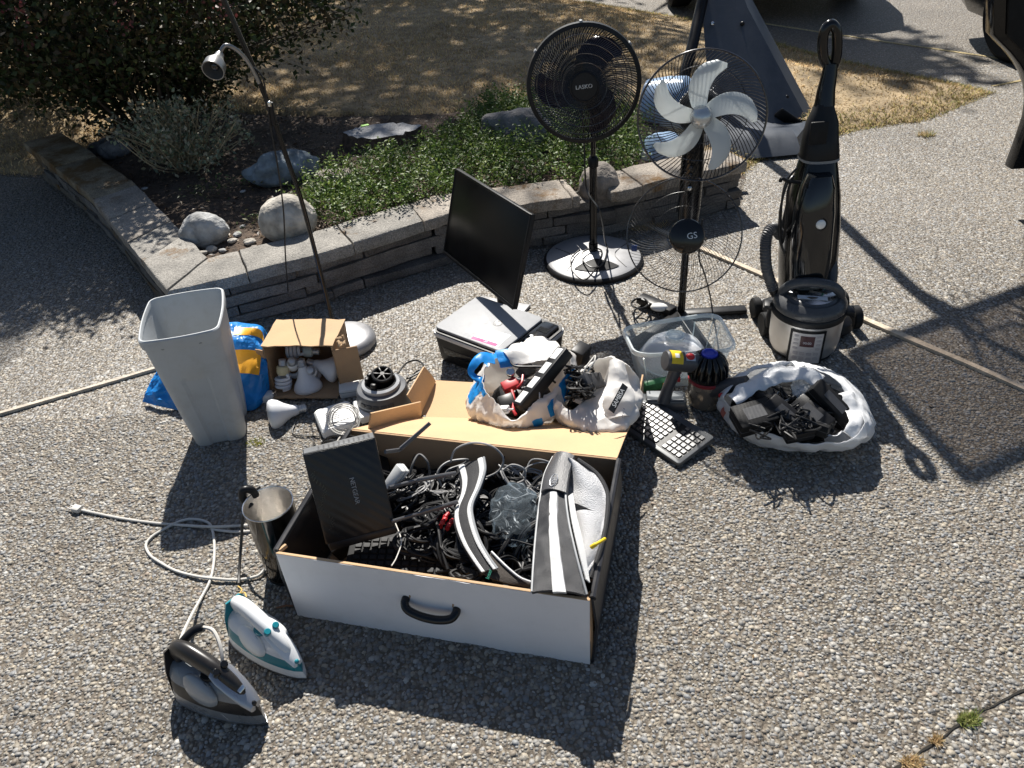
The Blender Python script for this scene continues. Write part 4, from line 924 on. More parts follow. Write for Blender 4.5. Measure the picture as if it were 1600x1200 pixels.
# ================================================================ PRINTER
PF = Vector((-.288, 2.488, 0)); yaw = -39.5; MP = MX(PF, (0, 0, yaw)); prn = thing('printer', 'grey and black flatbed printer with a pink and white label on its lid', 'printer', M=MP)
PW, PD, PH = .42, .285, .150
def pring(z, i): return [(x + PW / 2, y + PD / 2, z) for x, y in rrect(PW - 2 * i, PD - 2 * i, .03)]
obj('body', loft([pring(.002, .022), pring(.015, .012), pring(.10, .005), pring(.118, .003)]), blk, prn)
obj('front_tray', box(.30, .006, .06, .004, c=(.20, .012, .05), rot=(8, 0, 0)), blk_gloss, prn)
pg_ = pm('printer_grey', (.27, .275, .285), .5, var=.05, scale=40, bump=.08, bscale=400, dust=.06)
ps_ = pm('printer_silver', (.52, .53, .54), .35, .3, var=.04)
obj('rim', loft([pring(.118, .001), pring(.128, 0), pring(.134, .002)]), ps_, prn)
obj('top_shell', loft([pring(.134, .004), pring(.139, .004)]), blk, prn)
lid = obj('lid', at(prism(rrect(.315, .262, .022, 4), .139, .151, .004), (.165, PD / 2 + .004, 0)), pg_, prn)
lg = obj('logo_disc', lathe([(.0185, .0), (.0185, .0006)], 32, True, True), dkg, lid, M=MX((.20, .155, .1512)))
obj('lettering', text('hp', .024, .0004), ps_, lg, M=MX((.20, .157, .1521), (0, 0, 4)) @ Matrix.Diagonal((1, 1, 1, 1)))
obj('paper_label', prism(rrect(.115, .088, .002, 2), .1512, .1516), pm('label_white', (.78, .77, .74), .6, var=.03), lid, M=MX((.235, .067, 0), (0, 0, 4)))
obj('label_stripe', prism(rrect(.108, .018, .001, 1), .1516, .1520), pm('label_pink', (.72, .04, .18), .6, var=.05), lid, M=MX((.233, .034, 0), (0, 0, 4)))
obj('label_mark', text('-20', .013, .0002), wht, lid, M=MX((.237, .034, .1523), (0, 0, 4)))
obj('control_panel', prism(rrect(.072, .20, .014, 4), .139, .1475, .003), blk_gloss, prn, M=MX((.367, .165, 0)))
for i in range(6): obj('button', lathe([(0, .003), (.0065, .002), (.008, 0)], 14), ps_, prn, M=MX((.352 + .028 * (i % 2), .10 + .028 * (i // 2), .1475)))
obj('display', box(.045, .03, .001, 0, c=(.367, .21, .1481)), glassd, prn)

# ================================================================ UPRIGHT VACUUM
VY = 2.50; vb = G(1258, 512); vac = thing('upright_vacuum', 'glossy black upright vacuum cleaner with a looped handle and round light', 'vacuum cleaner', (vb.x, vb.y, 0))
def vring(px, py, hw, y, dz, n=28, e=2.6):
    c = A(px, py, y); sc = hw / FPX * ((c - Vector((0, 0, CAM_H))).dot(FW)); out = []
    for i in range(n):
        a = 2 * math.pi * i / n; ca, sa = math.cos(a), math.sin(a)
        out.append(Vector((c.x + sc * math.copysign(abs(ca) ** (2 / e), ca), c.y + dz * math.copysign(abs(sa) ** (2 / e), sa), c.z)))
    return out
obj('body', loft([vring(1256, 470, 33, 2.50, .07), vring(1257, 450, 38, 2.50, .085), vring(1262, 400, 43, 2.52, .095), vring(1267, 350, 42, 2.54, .09), vring(1273, 300, 37, 2.56, .08), vring(1277, 262, 30, 2.575, .065), vring(1279, 246, 27, 2.58, .055)]), blk_gloss, vac, world=True, ang=50)
obj('dust_cup', loft([vring(1262, 452, 28, 2.44, .05), vring(1266, 400, 32, 2.46, .05), vring(1272, 330, 31, 2.475, .05), vring(1278, 290, 25, 2.49, .045), vring(1281, 272, 18, 2.50, .035)]), glassd, vac, world=True, ang=50)
obj('upper_body', loft([vring(1279, 247, 29, 2.58, .05), vring(1280, 243, 30, 2.58, .052), vring(1282, 212, 27, 2.60, .045), vring(1285, 190, 24, 2.61, .04), vring(1287, 172, 17, 2.62, .034), vring(1288, 160, 13, 2.625, .03)]), blk, vac, world=True, ang=50)
obj('cord_recess', at(box(.06, .012, .075, .005), A(1279, 208, 2.556), (-6, 0, 0)), blk_soft, vac, world=True)
obj('seam', loft([vring(1279, 247, 30.5, 2.58, .056), vring(1279, 243, 30.5, 2.58, .056)], False, False), gry, vac, world=True)
obj('handle_neck', tube([A(1288, 165, 2.625), A(1291, 140, 2.635), A(1296, 115, 2.645), A(1298, 100, 2.65)], [.034, .029, .025, .022], 14), blk_gloss, vac, world=True)
lp_ = [A(x_, y_, 2.655) for x_, y_ in ((1293, 102), (1287, 90), (1285, 70), (1288, 50), (1294, 40), (1301, 39), (1307, 50), (1308, 72), (1306, 92), (1301, 105))]
obj('handle_loop', tube(spl(lp_, 6, True), .0165, 12, True), blk_gloss, vac, world=True)
ln = A(1282, 350, 2.425); obj('light_ring', lathe([(.017, 0), (.022, .003), (.022, -.01), (.014, -.012)], 28), blk, vac, world=True, M=head_matrix(ln, (-.1, -1, .12)))
obj('light_lens', ell(.0165, .0165, .007, 18, 10), pm('lens_white', (.75, .75, .72), .2), vac, world=True, M=head_matrix(ln + Vector((0, -.004, 0)), (-.1, -1, .12)))
obj('hose', join(*[tube(pp, [.0185 + (.002 if i % 2 else -.0005) for i in range(len(pp))], 14) for pp in (spl([A(1208, 452, 2.45), A(1198, 420, 2.46), A(1196, 385, 2.47), A(1200, 364, 2.48), A(1209, 357, 2.50), A(1220, 368, 2.52)], 14),)]), pm('hose_grey', (.06, .06, .063), .4, var=.1), vac, world=True)
obj('hose', tube(spl([A(1296, 395, 2.48), A(1300, 420, 2.45), A(1297, 445, 2.42), A(1285, 462, 2.40), A(1262, 470, 2.38)], 10), .02, 14), MATS['hose_grey'], vac, world=True)
obj('hose_arm', tube(spl([A(1208, 452, 2.45), A(1220, 468, 2.44), A(1240, 476, 2.44)], 6), .018, 14), blk, vac, world=True)
obj('cord', tube(spl([A(1246, 262, 2.50), A(1232, 278, 2.49), A(1224, 300, 2.48), A(1220, 340, 2.47), A(1222, 380, 2.47), A(1228, 350, 2.47), A(1231, 300, 2.47), A(1240, 275, 2.48), A(1228, 292, 2.46), A(1219, 330, 2.46), A(1218, 372, 2.46), A(1226, 396, 2.46)], 7), .0042, 7), cord_b, vac, world=True)
obj('cord_hook', tube(spl([A(1250, 285, 2.5), A(1232, 283, 2.46), A(1222, 279, 2.45), A(1219, 284, 2.45)], 5), .006, 8), blk, vac, world=True)
# floor head, broad and low, mostly behind the cooker
obj('floor_head', loft([[(x, y, z) for x, y in rrect(w_, d_, .05)] for w_, d_, z in ((.28, .24, .012), (.30, .26, .03), (.29, .25, .06), (.24, .20, .085), (.16, .13, .10))]), blk, vac, M=MX((.0, .02, 0)))
for sx, sy in ((-.165, -.02), (-.165, .10), (.175, -.02), (.17, .1)): obj('wheel', at(cyl(.045 if sy < 0 else .04, -.016, .016, 28, .005), (sx, sy, .045), (0, 90, 0)), blk_soft, vac)
obj('hinge_arm', tube(spl([(-.155, -.06, .06), (-.15, -.05, .12), (-.11, -.03, .15), (-.06, 0, .14)], 5), .024, 12), blk, vac)
obj('tab', box(.006, .006, .03, .001), pm('teal_tab', (.02, .35, .25), .4), vac, world=True, M=MX(A(1290, 446, 2.38)))

# ================================================================ PRESSURE COOKER
pc_ = G(1252, 543); pot = thing('pressure_cooker', 'round steel pressure cooker with black lid and control panel', 'pressure cooker', (pc_.x, pc_.y, 0), (0, 0, -17))
rb = .122
obj('base_ring', lathe([(0, .0), (.10, .0), (.108, .006), (.110, .018)], 48), blk, pot)
obj('steel_body', lathe([(.109, .016), (.117, .03), (rb, .06), (rb + .002, .16)], 64), steel, pot)
obj('top_ring', lathe([(rb + .0025, .158), (rb + .006, .162), (rb + .006, .178), (rb + .002, .184), (rb - .01, .186)], 64), blk, pot)
lidm = pm('lid_dark_grey', (.055, .057, .06), .28, var=.1, dust=.12)
pl = obj('lid', lathe([(rb, .184), (rb + .004, .190), (rb + .003, .206), (rb - .004, .216), (.100, .228), (.09, .226), (.084, .232), (.05, .240), (0, .243)], 64), lidm, pot)
obj('lid_plate', lathe([(.082, .233), (.05, .2415), (0, .2445)], 48), pm('lid_steel', (.5, .5, .5), .2, 1, var=.05), pl)
hp = spl([(-.100, 0, .218), (-.092, -.006, .245), (-.06, -.012, .272), (0, -.014, .282), (.06, -.012, .272), (.092, -.006, .245), (.100, 0, .218)], 6)
obj('handle', tube(hp, [.013] * len(hp), 12, flat=1.35), lidm, pl)
obj('handle_plate', prism(rrect(.12, .02, .009), 0, .007, .002), pm('plate_grey', (.42, .40, .37), .4), pl, M=MX((0, .012, .252), (8, 0, 0)))
obj('steam_valve', join(cyl(.011, .24, .265, 16, .003), at(box(.045, .013, .012, .004), (.015, 0, .265))), blk, pl, M=MX((.01, .045, 0)))
obj('warning_label', prism(rrect(.10, .02, .002, 2), 0, .0006), pm('lid_label', (.55, .55, .56), .4), pl, M=MX((.0, -.048, .2405), (9, 0, 0)))
for s in (-1, 1):
    obj('side_handle', join(at(box(.036, .05, .020, .007), (s * (rb + .014), 0, .172)), at(box(.013, .042, .018, .005), (s * (rb + .028), 0, .163))), blk, pot)
def curved(w_, z0, z1, off, r=.02, n=14):
    pts = rrect(w_, z1 - z0, r, 4); R_ = rb + off
    return ([(R_ * math.sin(x / R_), -R_ * math.cos(x / R_), (z0 + z1) / 2 + z) for x, z in pts] + [((R_ - .004) * math.sin(x / R_), -(R_ - .004) * math.cos(x / R_), (z0 + z1) / 2 + z) for x, z in pts], [tuple(range(len(pts)))] + [(i, (i + 1) % len(pts), (i + 1) % len(pts) + len(pts), i + len(pts)) for i in range(len(pts))])
def cgrid(w_, z0, z1, off, nx=12, nz=1):
    R_ = rb + off; rings = []
    for k in range(2):
        z = (z0, z1)[k]; rings.append([(R_ * math.sin((i / nx - .5) * w_ / R_), -R_ * math.cos((i / nx - .5) * w_ / R_), z) for i in range(nx + 1)])
    return loft(rings, False, False, False)
cp_ = obj('panel_frame', cgrid(.124, .012, .150, .0045, 16), blk, pot)
cf = obj('panel_face', cgrid(.106, .018, .141, .0065, 16), pm('panel_silver', (.50, .48, .47), .35, .3, var=.03), pot)
dsp = obj('display', cgrid(.048, .088, .131, .0085, 8), pm('lcd', (.07, .035, .035), .2), cf)
def on_pot(g, u, z, off): R_ = rb + off; return ([((R_ + v[2]) * math.sin((u + v[0]) / R_), -(R_ + v[2]) * math.cos((u + v[0]) / R_), z + v[1]) for v in g[0]], g[1])
obj('digits', on_pot(text('00:00', .013, .0002), 0, .104, .0092), pm('lcd_digit', (.5, .5, .52), .4), dsp)
for i, z in enumerate((.128, .112, .096, .078)):
    for s in (-1, 1): obj('button', on_pot(prism(rrect(.016, .008, .003, 3), 0, .0012), s * .038, z, .0068), pm('button_grey', (.36, .34, .34), .4), cf)
for u in (-.034, -.011, .012, .035):
    for z in (.058, .038): obj('button', on_pot(prism(rrect(.018, .012, .004, 3), 0, .0012), u, z, .0068), MATS['button_grey'], cf)

# ================================================================ GREY WASTE BIN
cr_ = [Vector(p) for p in ((-1.188, 2.308, .46), (-.959, 2.349, .46), (-.856, 2.095, .46), (-1.088, 2.048, .46))]
cm = (cr_[0] + cr_[1] + cr_[2] + cr_[3]) / 4; can_yaw = 11.0
can = thing('waste_bin', 'tall empty light grey plastic waste bin with tapered ribbed sides', 'bin', (cm.x + .004, cm.y - .012, 0), (0, 0, can_yaw))
bing = pm('bin_grey', (.44, .46, .47), .46, var=.06, scale=6, dust=.32, bump=.05, bscale=60)
HB = .46; W0, D0, W1, D1 = .165, .20, .235, .275
def brr(t, i=0.0, extra=0.0, rib=True):
    w_ = W0 + (W1 - W0) * t - 2 * i + extra; d_ = D0 + (D1 - D0) * t - 2 * i + extra; pts = []
    base_ = rrect(w_, d_, .028, 6)
    for k in range(len(base_)):
        a, b = Vector(base_[k]), Vector(base_[(k + 1) % len(base_)]); m = 14 if (b - a).length > .05 else 1
        for j in range(m):
            p = a.lerp(b, j / m); bow = 0
            q = Vector((p.x, p.y))
            if m > 1:
                u = j / m; nrm = Vector((b.y - a.y, a.x - b.x)).normalized(); q = q + nrm * (.006 * 4 * u * (1 - u) * t)
                if rib and t < .66 and .27 < u < .76: q = q - nrm * .007 * min(1, (.66 - t) / .03)
            pts.append(q)
    return pts
outer = [[(p.x, p.y, HB * t) for p in brr(t)] for t in (0, .02, .2, .4, .6, .63, .66, .8, .93)]
outer[0] = [(p[0] * .96, p[1] * .96, 0) for p in outer[0]]
obj('outer_wall', loft(outer, True, False), bing, can, ang=30)
obj('inner_wall', loft([[(p.x, p.y, HB * t) for p in brr(t, .004)] for t in (.02, .2, .4, .6, .63, .66, .8, .975)], True, False), bing, can, ang=30)
obj('rim', loft([[(p.x, p.y, z) for p in brr(t, i, rib=False)] for t, i, z in ((.93, -.0005, HB * .925), (.93, -.004, HB * .928), (.97, -.0045, HB * .972), (.995, -.003, HB * .992), (1, 0, HB), (1, .003, HB), (.985, .0048, HB * .985), (.97, .005, HB * .97))], False, False), bing, can, ang=30)
for sx in (-.055, .055): obj('handle_notch', box(.008, .003, .006, .001, c=(sx, -D1 / 2 - .0035, HB * .925)), pm('notch_grey', (.25, .26, .26), .6), can)
# ================================================================ BLUE SHOPPING BAG
def fold(p, s=9.0, amp=1.0, o=0.0):
    q = p * s + Vector((o, o * 1.7, -o)); r1 = 1 - abs(noise.noise(q)) * 2; r2 = 1 - abs(noise.noise(q * 2.1 + Vector((7, 3, 1)))) * 2
    return amp * (r1 * .65 + r2 * .35)
blue = pm('blue_woven_plastic', (.012, .22, .62), .36, var=.2, scale=12, crum=.7, cscale=20, transl=.15)
bb = thing('shopping_bag', 'crumpled blue shopping bag with orange shapes lying behind the grey bin', 'bag', G(330, 628))
top_e = [G(268, 560, .12), G(305, 520, .17), G(345, 507, .20), G(385, 506, .20), G(410, 512, .19), G(414, 535, .15)]
mid_e = [G(240, 590, .075), G(290, 570, .13), G(335, 560, .16), G(375, 555, .165), G(408, 560, .14), G(418, 580, .10)]
bot_e = [G(223, 628, .004), G(262, 638, .004), G(310, 645, .004), G(350, 640, .004), G(398, 640, .004), G(421, 610, .004)]
back_e = [p + Vector((0, .06, -p.z + .004)) for p in top_e]
rows = []
cur = [spl(e, 8) for e in (bot_e, mid_e, top_e, back_e)]
for i in range(len(cur[0])):
    col_ = spl([c[i] for c in cur], 9); rows.append(col_)
def crumple(rows, amp, s, o):
    out = []
    for r_ in rows:
        a = []
        for p in r_:
            d = fold(p, s, amp, o); q = p + Vector((d * .3, -d * .6, d * .5)) * (1 if p.z > .02 else .4); q.z = max(q.z, .004); a.append(q)
        out.append(a)
    return out
rows = crumple(rows, .034, 9, 3.0); rows = crumple(rows, .012, 26, 1.0)
solid(obj('cloth', loft(rows, False, False, False), blue, bb, world=True, ang=50), .0015)
org = pm('orange_print', (.78, .36, .015), .4, var=.06, bump=.12, bscale=300)
def patch_on(rows, i0, i1, j0, j1, lift=.0035, cut=None):
    sub = [[p + Vector((0, -lift * .6, lift * .8)) for p in r_[j0:j1 + 1]] for r_ in rows[i0:i1 + 1]]
    n = j1 - j0 + 1
    for k, r_ in enumerate(sub):
        sh = (k / max(1, len(sub) - 1)); 
        if cut: sub[k] = [r_[0].lerp(r_[-1], cut(sh)[0] + (cut(sh)[1] - cut(sh)[0]) * j / (n - 1)) * .0 + r_[min(n - 1, max(0, round((cut(sh)[0] + (cut(sh)[1] - cut(sh)[0]) * j / (n - 1)) * (n - 1))))] for j in range(n)]
    return loft(sub, False, False, False)
nI, nJ = len(rows), len(rows[0])
obj('print', patch_on(rows, int(nI * .52), int(nI * .90), 13, 15), org, bb, world=True, ang=50)
obj('print', patch_on(rows, int(nI * .50), int(nI * .80), 6, 10), org, bb, world=True, ang=50)
hl = spl([G(300, 640, .01), G(318, 650, .008), G(345, 648, .02), G(352, 636, .05)], 6); obj('strap', tube(hl, .008, 6, flat=.25), blue, bb, world=True)

# ================================================================ SMALL CARTON OF LIGHT BULBS
SBL, SBR = G(431, 612), G(531, 598)
sb = thing('bulb_carton', 'small brown carton lying on its side, open and filled with light bulbs', 'carton', M=frame(SBL, Vector((.991, -.13, 0)), Vector((.13, .991, 0))))
bw, bdp, bh, th = .250, .175, .20, .004
def flap(l, d, wob, seed, th=.004):
    n, m = 10, 5; top = [[(-l / 2 + l * i / n, d * j / m, wob * noise.noise(Vector((i * .5 + seed, j * .6, 0)))) for i in range(n + 1)] for j in range(m + 1)]
    bot = [[(x, y, z - th) for x, y, z in r_][::-1] for r_ in top]; return loft([a + b for a, b in zip(top, bot)])
obj('top_panel', at(flap(bw + .012, bdp, .006, 1), (bw / 2, 0, bh + .003), (0, 0, 0)), card, sb)
obj('torn_edge', at(flap(.04, .03, .01, 3), (bw + .012, .03, bh - .004), (20, 25, -70)), card, sb)
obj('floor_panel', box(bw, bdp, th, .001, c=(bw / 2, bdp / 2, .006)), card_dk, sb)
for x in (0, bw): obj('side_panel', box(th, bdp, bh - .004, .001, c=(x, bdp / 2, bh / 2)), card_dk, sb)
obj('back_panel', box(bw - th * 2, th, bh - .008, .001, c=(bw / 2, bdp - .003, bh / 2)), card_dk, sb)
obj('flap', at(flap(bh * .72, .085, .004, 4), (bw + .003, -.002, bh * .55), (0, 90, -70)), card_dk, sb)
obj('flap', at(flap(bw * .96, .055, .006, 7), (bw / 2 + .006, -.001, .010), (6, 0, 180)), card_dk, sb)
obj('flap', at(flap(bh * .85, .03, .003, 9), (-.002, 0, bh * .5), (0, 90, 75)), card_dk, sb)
MB_ = WM[sb.name]
frostg = pm('bulb_white_glass', (.70, .71, .73), .3, var=.04); ivory = pm('bulb_ivory', (.62, .54, .33), .5, var=.06)
def flood(label, M, scale=1.0, face=frostg, grp='flood bulbs'):
    b = thing('flood_bulb', label, 'light bulb', M=M @ Matrix.Diagonal((scale,) * 3 + (1,)), group=grp)
    obj('glass', lathe([(.014, .028), (.017, .036), (.02, .05), (.028, .066), (.042, .085), (.0475, .10), (.046, .110), (.04, .116), (.02, .121), (0, .122)], 32), face, b)
    obj('screw_base', lathe([(0, 0), (.005, 0), (.008, .003)] + [(.0125 + (.0012 if i % 2 else 0), .004 + i * .003) for i in range(9)], 20), silver, b); return b
def spiral(label, M, turns=3.5, base=wht, r=.023, tub=.0062):
    b = thing('spiral_bulb', label, 'light bulb', M=M, group='spiral bulbs'); pts = []
    n = int(turns * 18)
    for i in range(n + 1):
        a = 2 * math.pi * i / 18; u = i / n; rr = r * (1 if u < .85 else 1 - (u - .85) * 2.2); pts.append((rr * math.cos(a), rr * math.sin(a), .056 + u * turns * .0138))
    pts = [(r * .7, 0, .040), (r * .95, 0, .050)] + pts
    obj('tube', tube(pts, tub, 8), frostg, b); obj('tube_foot', tube([(-r * .6, 0, .04), (-r * .6, 0, .060), (-r * .95, .004, .068)], tub, 8), frostg, b)
    obj('ballast', lathe([(0, .044), (.018, .044), (.021, .04), (.0225, .030), (.0215, .014), (.016, .009)], 24), base, b)
    obj('screw_base', lathe([(0, -.016), (.005, -.016)] + [(.0125 + (.0011 if i % 2 else 0), -.013 + i * .003) for i in range(8)], 18), silver, b); return b
def aimM(p, d, up=(0, 0, 1)):
    M = Vector(d).normalized().to_track_quat('Z', 'Y').to_matrix().to_4x4(); M.translation = p; return M
def aim2(p, q): return aimM(p, q - p)
SY = 2.36
flood('large flood bulb face down in front inside the carton', aim2(A(469, 560, SY + .03), A(481, 602, SY + .0)), 1.1)
flood('large flood bulb lying at the right inside the carton', aim2(A(478, 565, SY + .06), A(512, 574, SY + .05)), 1.05)
spiral('spiral bulb lying crosswise at the back of the carton', aim2(A(493, 549, SY + .09), A(455, 548, SY + .09)), 3.6, pm('ballast_pale', (.52, .60, .58), .45))
spiral('spiral bulb with yellowed ivory base at the left in the carton', aim2(A(441, 567, SY + .02), A(443, 600, SY + .0)), 3.2, ivory, .025)
spiral('spiral bulb with its screw end up behind the front flood bulb', aim2(A(456, 565, SY + .02), A(462, 590, SY + .09)), 3.0, wht)
spiral('spiral bulb end showing right of the front flood bulb', aim2(A(485, 579, SY + .01), A(492, 588, SY + .09)), 3.0, wht)
flood('flood bulb lying on the driveway in front of the carton', aimM(G(480, 637, .022), (-.93, -.34, .10)), 1.12)
pw = thing('power_adapter', 'small white adapter beside the blue bag and the carton', 'adapter', G(418, 625), (0, 0, 20)); obj('case', box(.05, .035, .03, .006, c=(0, 0, .015)), wht, pw); obj('prong', box(.012, .002, .006, 0, c=(.03, .006, .015)), steel, pw); obj('prong', box(.012, .002, .006, 0, c=(.03, -.006, .015)), steel, pw)

# ================================================================ WHITE BOXY DEVICES AND CABLES
wd = thing('white_device', 'flat white electronic box with a looped white cable on it', 'device', G(528, 662), (0, 0, 22))
obj('case', loft([[(x, y, z) for x, y in rrect(.13 - 2 * i, .135 - 2 * i, .014)] for z, i in ((0, .006), (.006, 0), (.030, 0), (.038, .006))]), wht, wd)
obj('top_panel', prism(rrect(.085, .095, .01, 4), .038, .0405, .001), wht, wd, M=MX((.008, .008, 0)))
obj('vent', join(*[box(.045, .0025, .0012, 0, c=(-.01, -.02 + i * .010, .0414)) for i in range(5)]), gry, wd)
obj('side_block', box(.045, .11, .03, .006, c=(.092, -.01, .028)), wht, wd)
wl = []
for k in range(3): wl += [G(537 + (26 - 4 * k) * math.cos(a), 655 + (24 - 3 * k) * math.sin(a), .055 - .03 * math.sin(a)) for a in [i * 2 * math.pi / 12 + k for i in range(12)]]
obj('cable', tube(spl(wl + [G(520, 700, .03), G(512, 712, .01)], 4), .0025, 6), cord_w, wd, world=True)
w2 = thing('white_device', 'small white block between the carton and the blender base', 'device', G(548, 612), (0, 0, 8)); obj('case', box(.075, .075, .035, .006, c=(0, 0, .0175)), wht, w2); obj('lid_line', box(.0755, .0755, .002, 0, c=(0, 0, .024)), gry, w2)

# ================================================================ BLENDER BASE
bl_ = thing('blender_base', 'dark grey blender base with buttons and black drive socket', 'blender', (-.452, 2.225, 0), (0, 0, -4))
bgm = pm('blender_grey', (.10, .105, .115), .3, var=.08, dust=.15)
obj('housing', lathe([(.0, 0), (.092, 0), (.098, .006), (.097, .03), (.090, .07), (.088, .085), (.084, .092), (.060, .098)], 48), bgm, bl_)
obj('collar', lathe([(.066, .094), (.068, .100), (.066, .108), (.056, .112), (.048, .108), (.046, .100)], 40), pm('collar_silver', (.42, .43, .44), .3, .3), bl_)
obj('socket', lathe([(.056, .1115), (.050, .114), (.046, .110), (.045, .096), (0, .096)], 40), blk, bl_)
sp = [cyl(.008, 0, .012, 12)]
for i in range(6): a = R(60 * i); sp.append(at(box(.026, .005, .01, .001), (.019 * math.cos(a), .019 * math.sin(a), .006), (0, 0, 60 * i)))
obj('drive_wheel', join(*sp, tube(circ(.033, 32, .006), .005, 8, True), lathe([(.030, -.03), (.036, -.03), (.036, .004), (.030, .004)], 28)), blk, bl_, M=MX((.008, .012, .128), (12, 6, 0)))
obj('socket_clip', join(*[at(box(.014, .02, .028, .004), (.045 * math.cos(R(a)), .045 * math.sin(R(a)), .118), (0, 0, a)) for a in (150, 185, 250, 20)]), blk, bl_)
for i, a in enumerate((-128, -112, -95, -78, -62)):
    obj('button', at(prism(rrect(.022, .014, .004, 3), 0, .003, .001), (.0905 * math.cos(R(a)), .0905 * math.sin(R(a)), .066), (78, 0, a + 90)), dkg, bl_)
obj('button_outline', tube([(.0925 * math.cos(R(a)), .0925 * math.sin(R(a)), .053) for a in range(-140, -48, 6)], .001, 5), silver, bl_)
obj('cord', tube(spl([G(622, 583, .06), G(634, 568, .05), G(650, 563, .03), G(661, 570, .02), G(655, 582, .01), G(635, 592, .01)], 7), .0035, 7), cord_b, bl_, world=True)

# ================================================================ BIG CARTON
BR = Vector((.137, 1.138, 0)); ya = -.2785; BW, BD, BH = .778, .478, .241
u_ = Vector((math.cos(ya), math.sin(ya), 0)); v_ = Vector((-math.sin(ya), math.cos(ya), 0)); BL = BR - u_ * BW
MBX = Matrix.Translation(BL) @ Matrix.Rotation(ya, 4, 'Z'); bxo = thing('appliance_carton', 'large open carton with white front, black handle and tan lid folded back', 'carton', M=MBX)
def BP(x, y, z=0): return MBX @ Vector((x, y, z))
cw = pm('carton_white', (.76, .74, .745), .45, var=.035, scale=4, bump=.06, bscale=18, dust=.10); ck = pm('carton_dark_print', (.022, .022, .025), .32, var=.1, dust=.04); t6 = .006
obj('front_panel', loft([[(BW * i / 40, (.0035 * noise.noise(Vector((i * .22, z * 9, 1))) - .004 * math.sin(math.pi * i / 40) * math.sin(math.pi * z / BH)) - t6 / 2, z + (.0012 * noise.noise(Vector((i * .7, z * 3, 5))) if z > .2 else 0)) for i in range(41)] + [(BW * i / 40, t6 / 2, z) for i in range(40, -1, -1)] for z in [BH * k / 12 for k in range(13)]]), cw, bxo, ang=50)
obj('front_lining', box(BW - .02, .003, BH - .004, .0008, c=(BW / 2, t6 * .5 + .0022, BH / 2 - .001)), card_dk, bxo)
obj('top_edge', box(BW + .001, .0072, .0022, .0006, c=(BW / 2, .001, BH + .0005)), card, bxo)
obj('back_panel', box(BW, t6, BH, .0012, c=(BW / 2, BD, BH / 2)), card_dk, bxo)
for x in (0, BW):
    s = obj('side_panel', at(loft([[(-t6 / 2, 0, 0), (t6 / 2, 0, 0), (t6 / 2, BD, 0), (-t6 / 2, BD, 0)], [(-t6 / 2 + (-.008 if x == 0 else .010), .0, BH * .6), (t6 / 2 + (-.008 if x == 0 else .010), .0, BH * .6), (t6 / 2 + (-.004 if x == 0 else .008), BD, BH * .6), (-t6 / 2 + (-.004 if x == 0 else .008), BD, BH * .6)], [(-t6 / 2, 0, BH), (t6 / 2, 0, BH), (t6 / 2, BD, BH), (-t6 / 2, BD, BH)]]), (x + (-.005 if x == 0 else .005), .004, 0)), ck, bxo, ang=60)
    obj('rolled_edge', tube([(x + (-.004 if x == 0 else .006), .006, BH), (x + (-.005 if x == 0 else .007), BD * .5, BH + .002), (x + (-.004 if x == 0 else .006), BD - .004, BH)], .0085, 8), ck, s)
obj('corner_fold', join(tube([(.002, .008, BH - .002), (.010, .03, BH - .004)], .006, 6), tube([(.002, .008, BH - .002), (-.004, .012, .01)], .005, 6)), card, bxo)
obj('corner_fold', join(tube([(BW - .002, .008, BH - .002), (BW + .004, .01, .01)], .005, 6)), card_dk, bxo)
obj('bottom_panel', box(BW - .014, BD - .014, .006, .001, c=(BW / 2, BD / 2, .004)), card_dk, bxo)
hx = .390
obj('handle', tube(spl([(hx - .062, -.003, .150), (hx - .062, -.018, .146), (hx - .05, -.030, .138), (hx - .015, -.036, .130), (hx + .025, -.036, .127), (hx + .055, -.030, .130), (hx + .066, -.018, .136), (hx + .066, -.003, .140)], 6), .0105, 12), blk_gloss, bxo)
for x, z in ((hx - .052, .154), (hx + .057, .146)): obj('handle_slot', box(.008, .008, .024, .002, c=(x, -.002, z), rot=(0, 12, 0)), card_dk, bxo)
# lid: sloping strip, lying panel and standing flaps
HL, HR_ = BP(.0, BD + .004, BH + .001), BP(BW, BD + .004, BH + .001); CL, CR = G(657, 651, .045), G(986, 661, .125)
ld_ = obj('lid_strip', ribbon([HL, HL.lerp(CL, .5) + Vector((0, 0, .006)), CL], [HR_, HR_.lerp(CR, .5) + Vector((0, 0, .004)), CR], 14, 5, 0, .005), card, bxo, world=True, ang=30)
PL, PR = G(680, 594, .05), G(1004, 600, .09)
obj('lid_panel', ribbon([CL, CL.lerp(PL, .5), PL], [CR, CR.lerp(PR, .5), PR], 14, 5, -.01, .005), card, bxo, world=True, ang=30)
F1 = [G(575, 670, .23), G(657, 650, .05)]; F1t = [G(578, 645, .285), G(656, 627, .125)]
obj('lid_flap', ribbon([F1[0], F1[0].lerp(F1[1], .5), F1[1]], [F1t[0], F1t[0].lerp(F1t[1], .5), F1t[1]], 4, 5, 0, .005), card, bxo, world=True, ang=30)
F2 = [G(657, 650, .05), G(681, 596, .055)]; F2t = [G(637, 617, .15), G(663, 573, .15)]
obj('lid_flap', ribbon([F2[0], F2[0].lerp(F2[1], .5), F2[1]], [F2t[0], F2t[0].lerp(F2t[1], .5), F2t[1]], 4, 5, 0.004, .005), card, bxo, world=True, ang=30)
F3 = [G(985, 662, .125), G(1003, 615, .09)]; F3t = [G(990, 650, .16), G(1003, 585, .19)]
obj('lid_flap', ribbon([F3[0], F3[0].lerp(F3[1], .5), F3[1]], [F3t[0], F3t[0].lerp(F3t[1], .5), F3t[1]], 4, 5, 0, .005), card, bxo, world=True, ang=30)
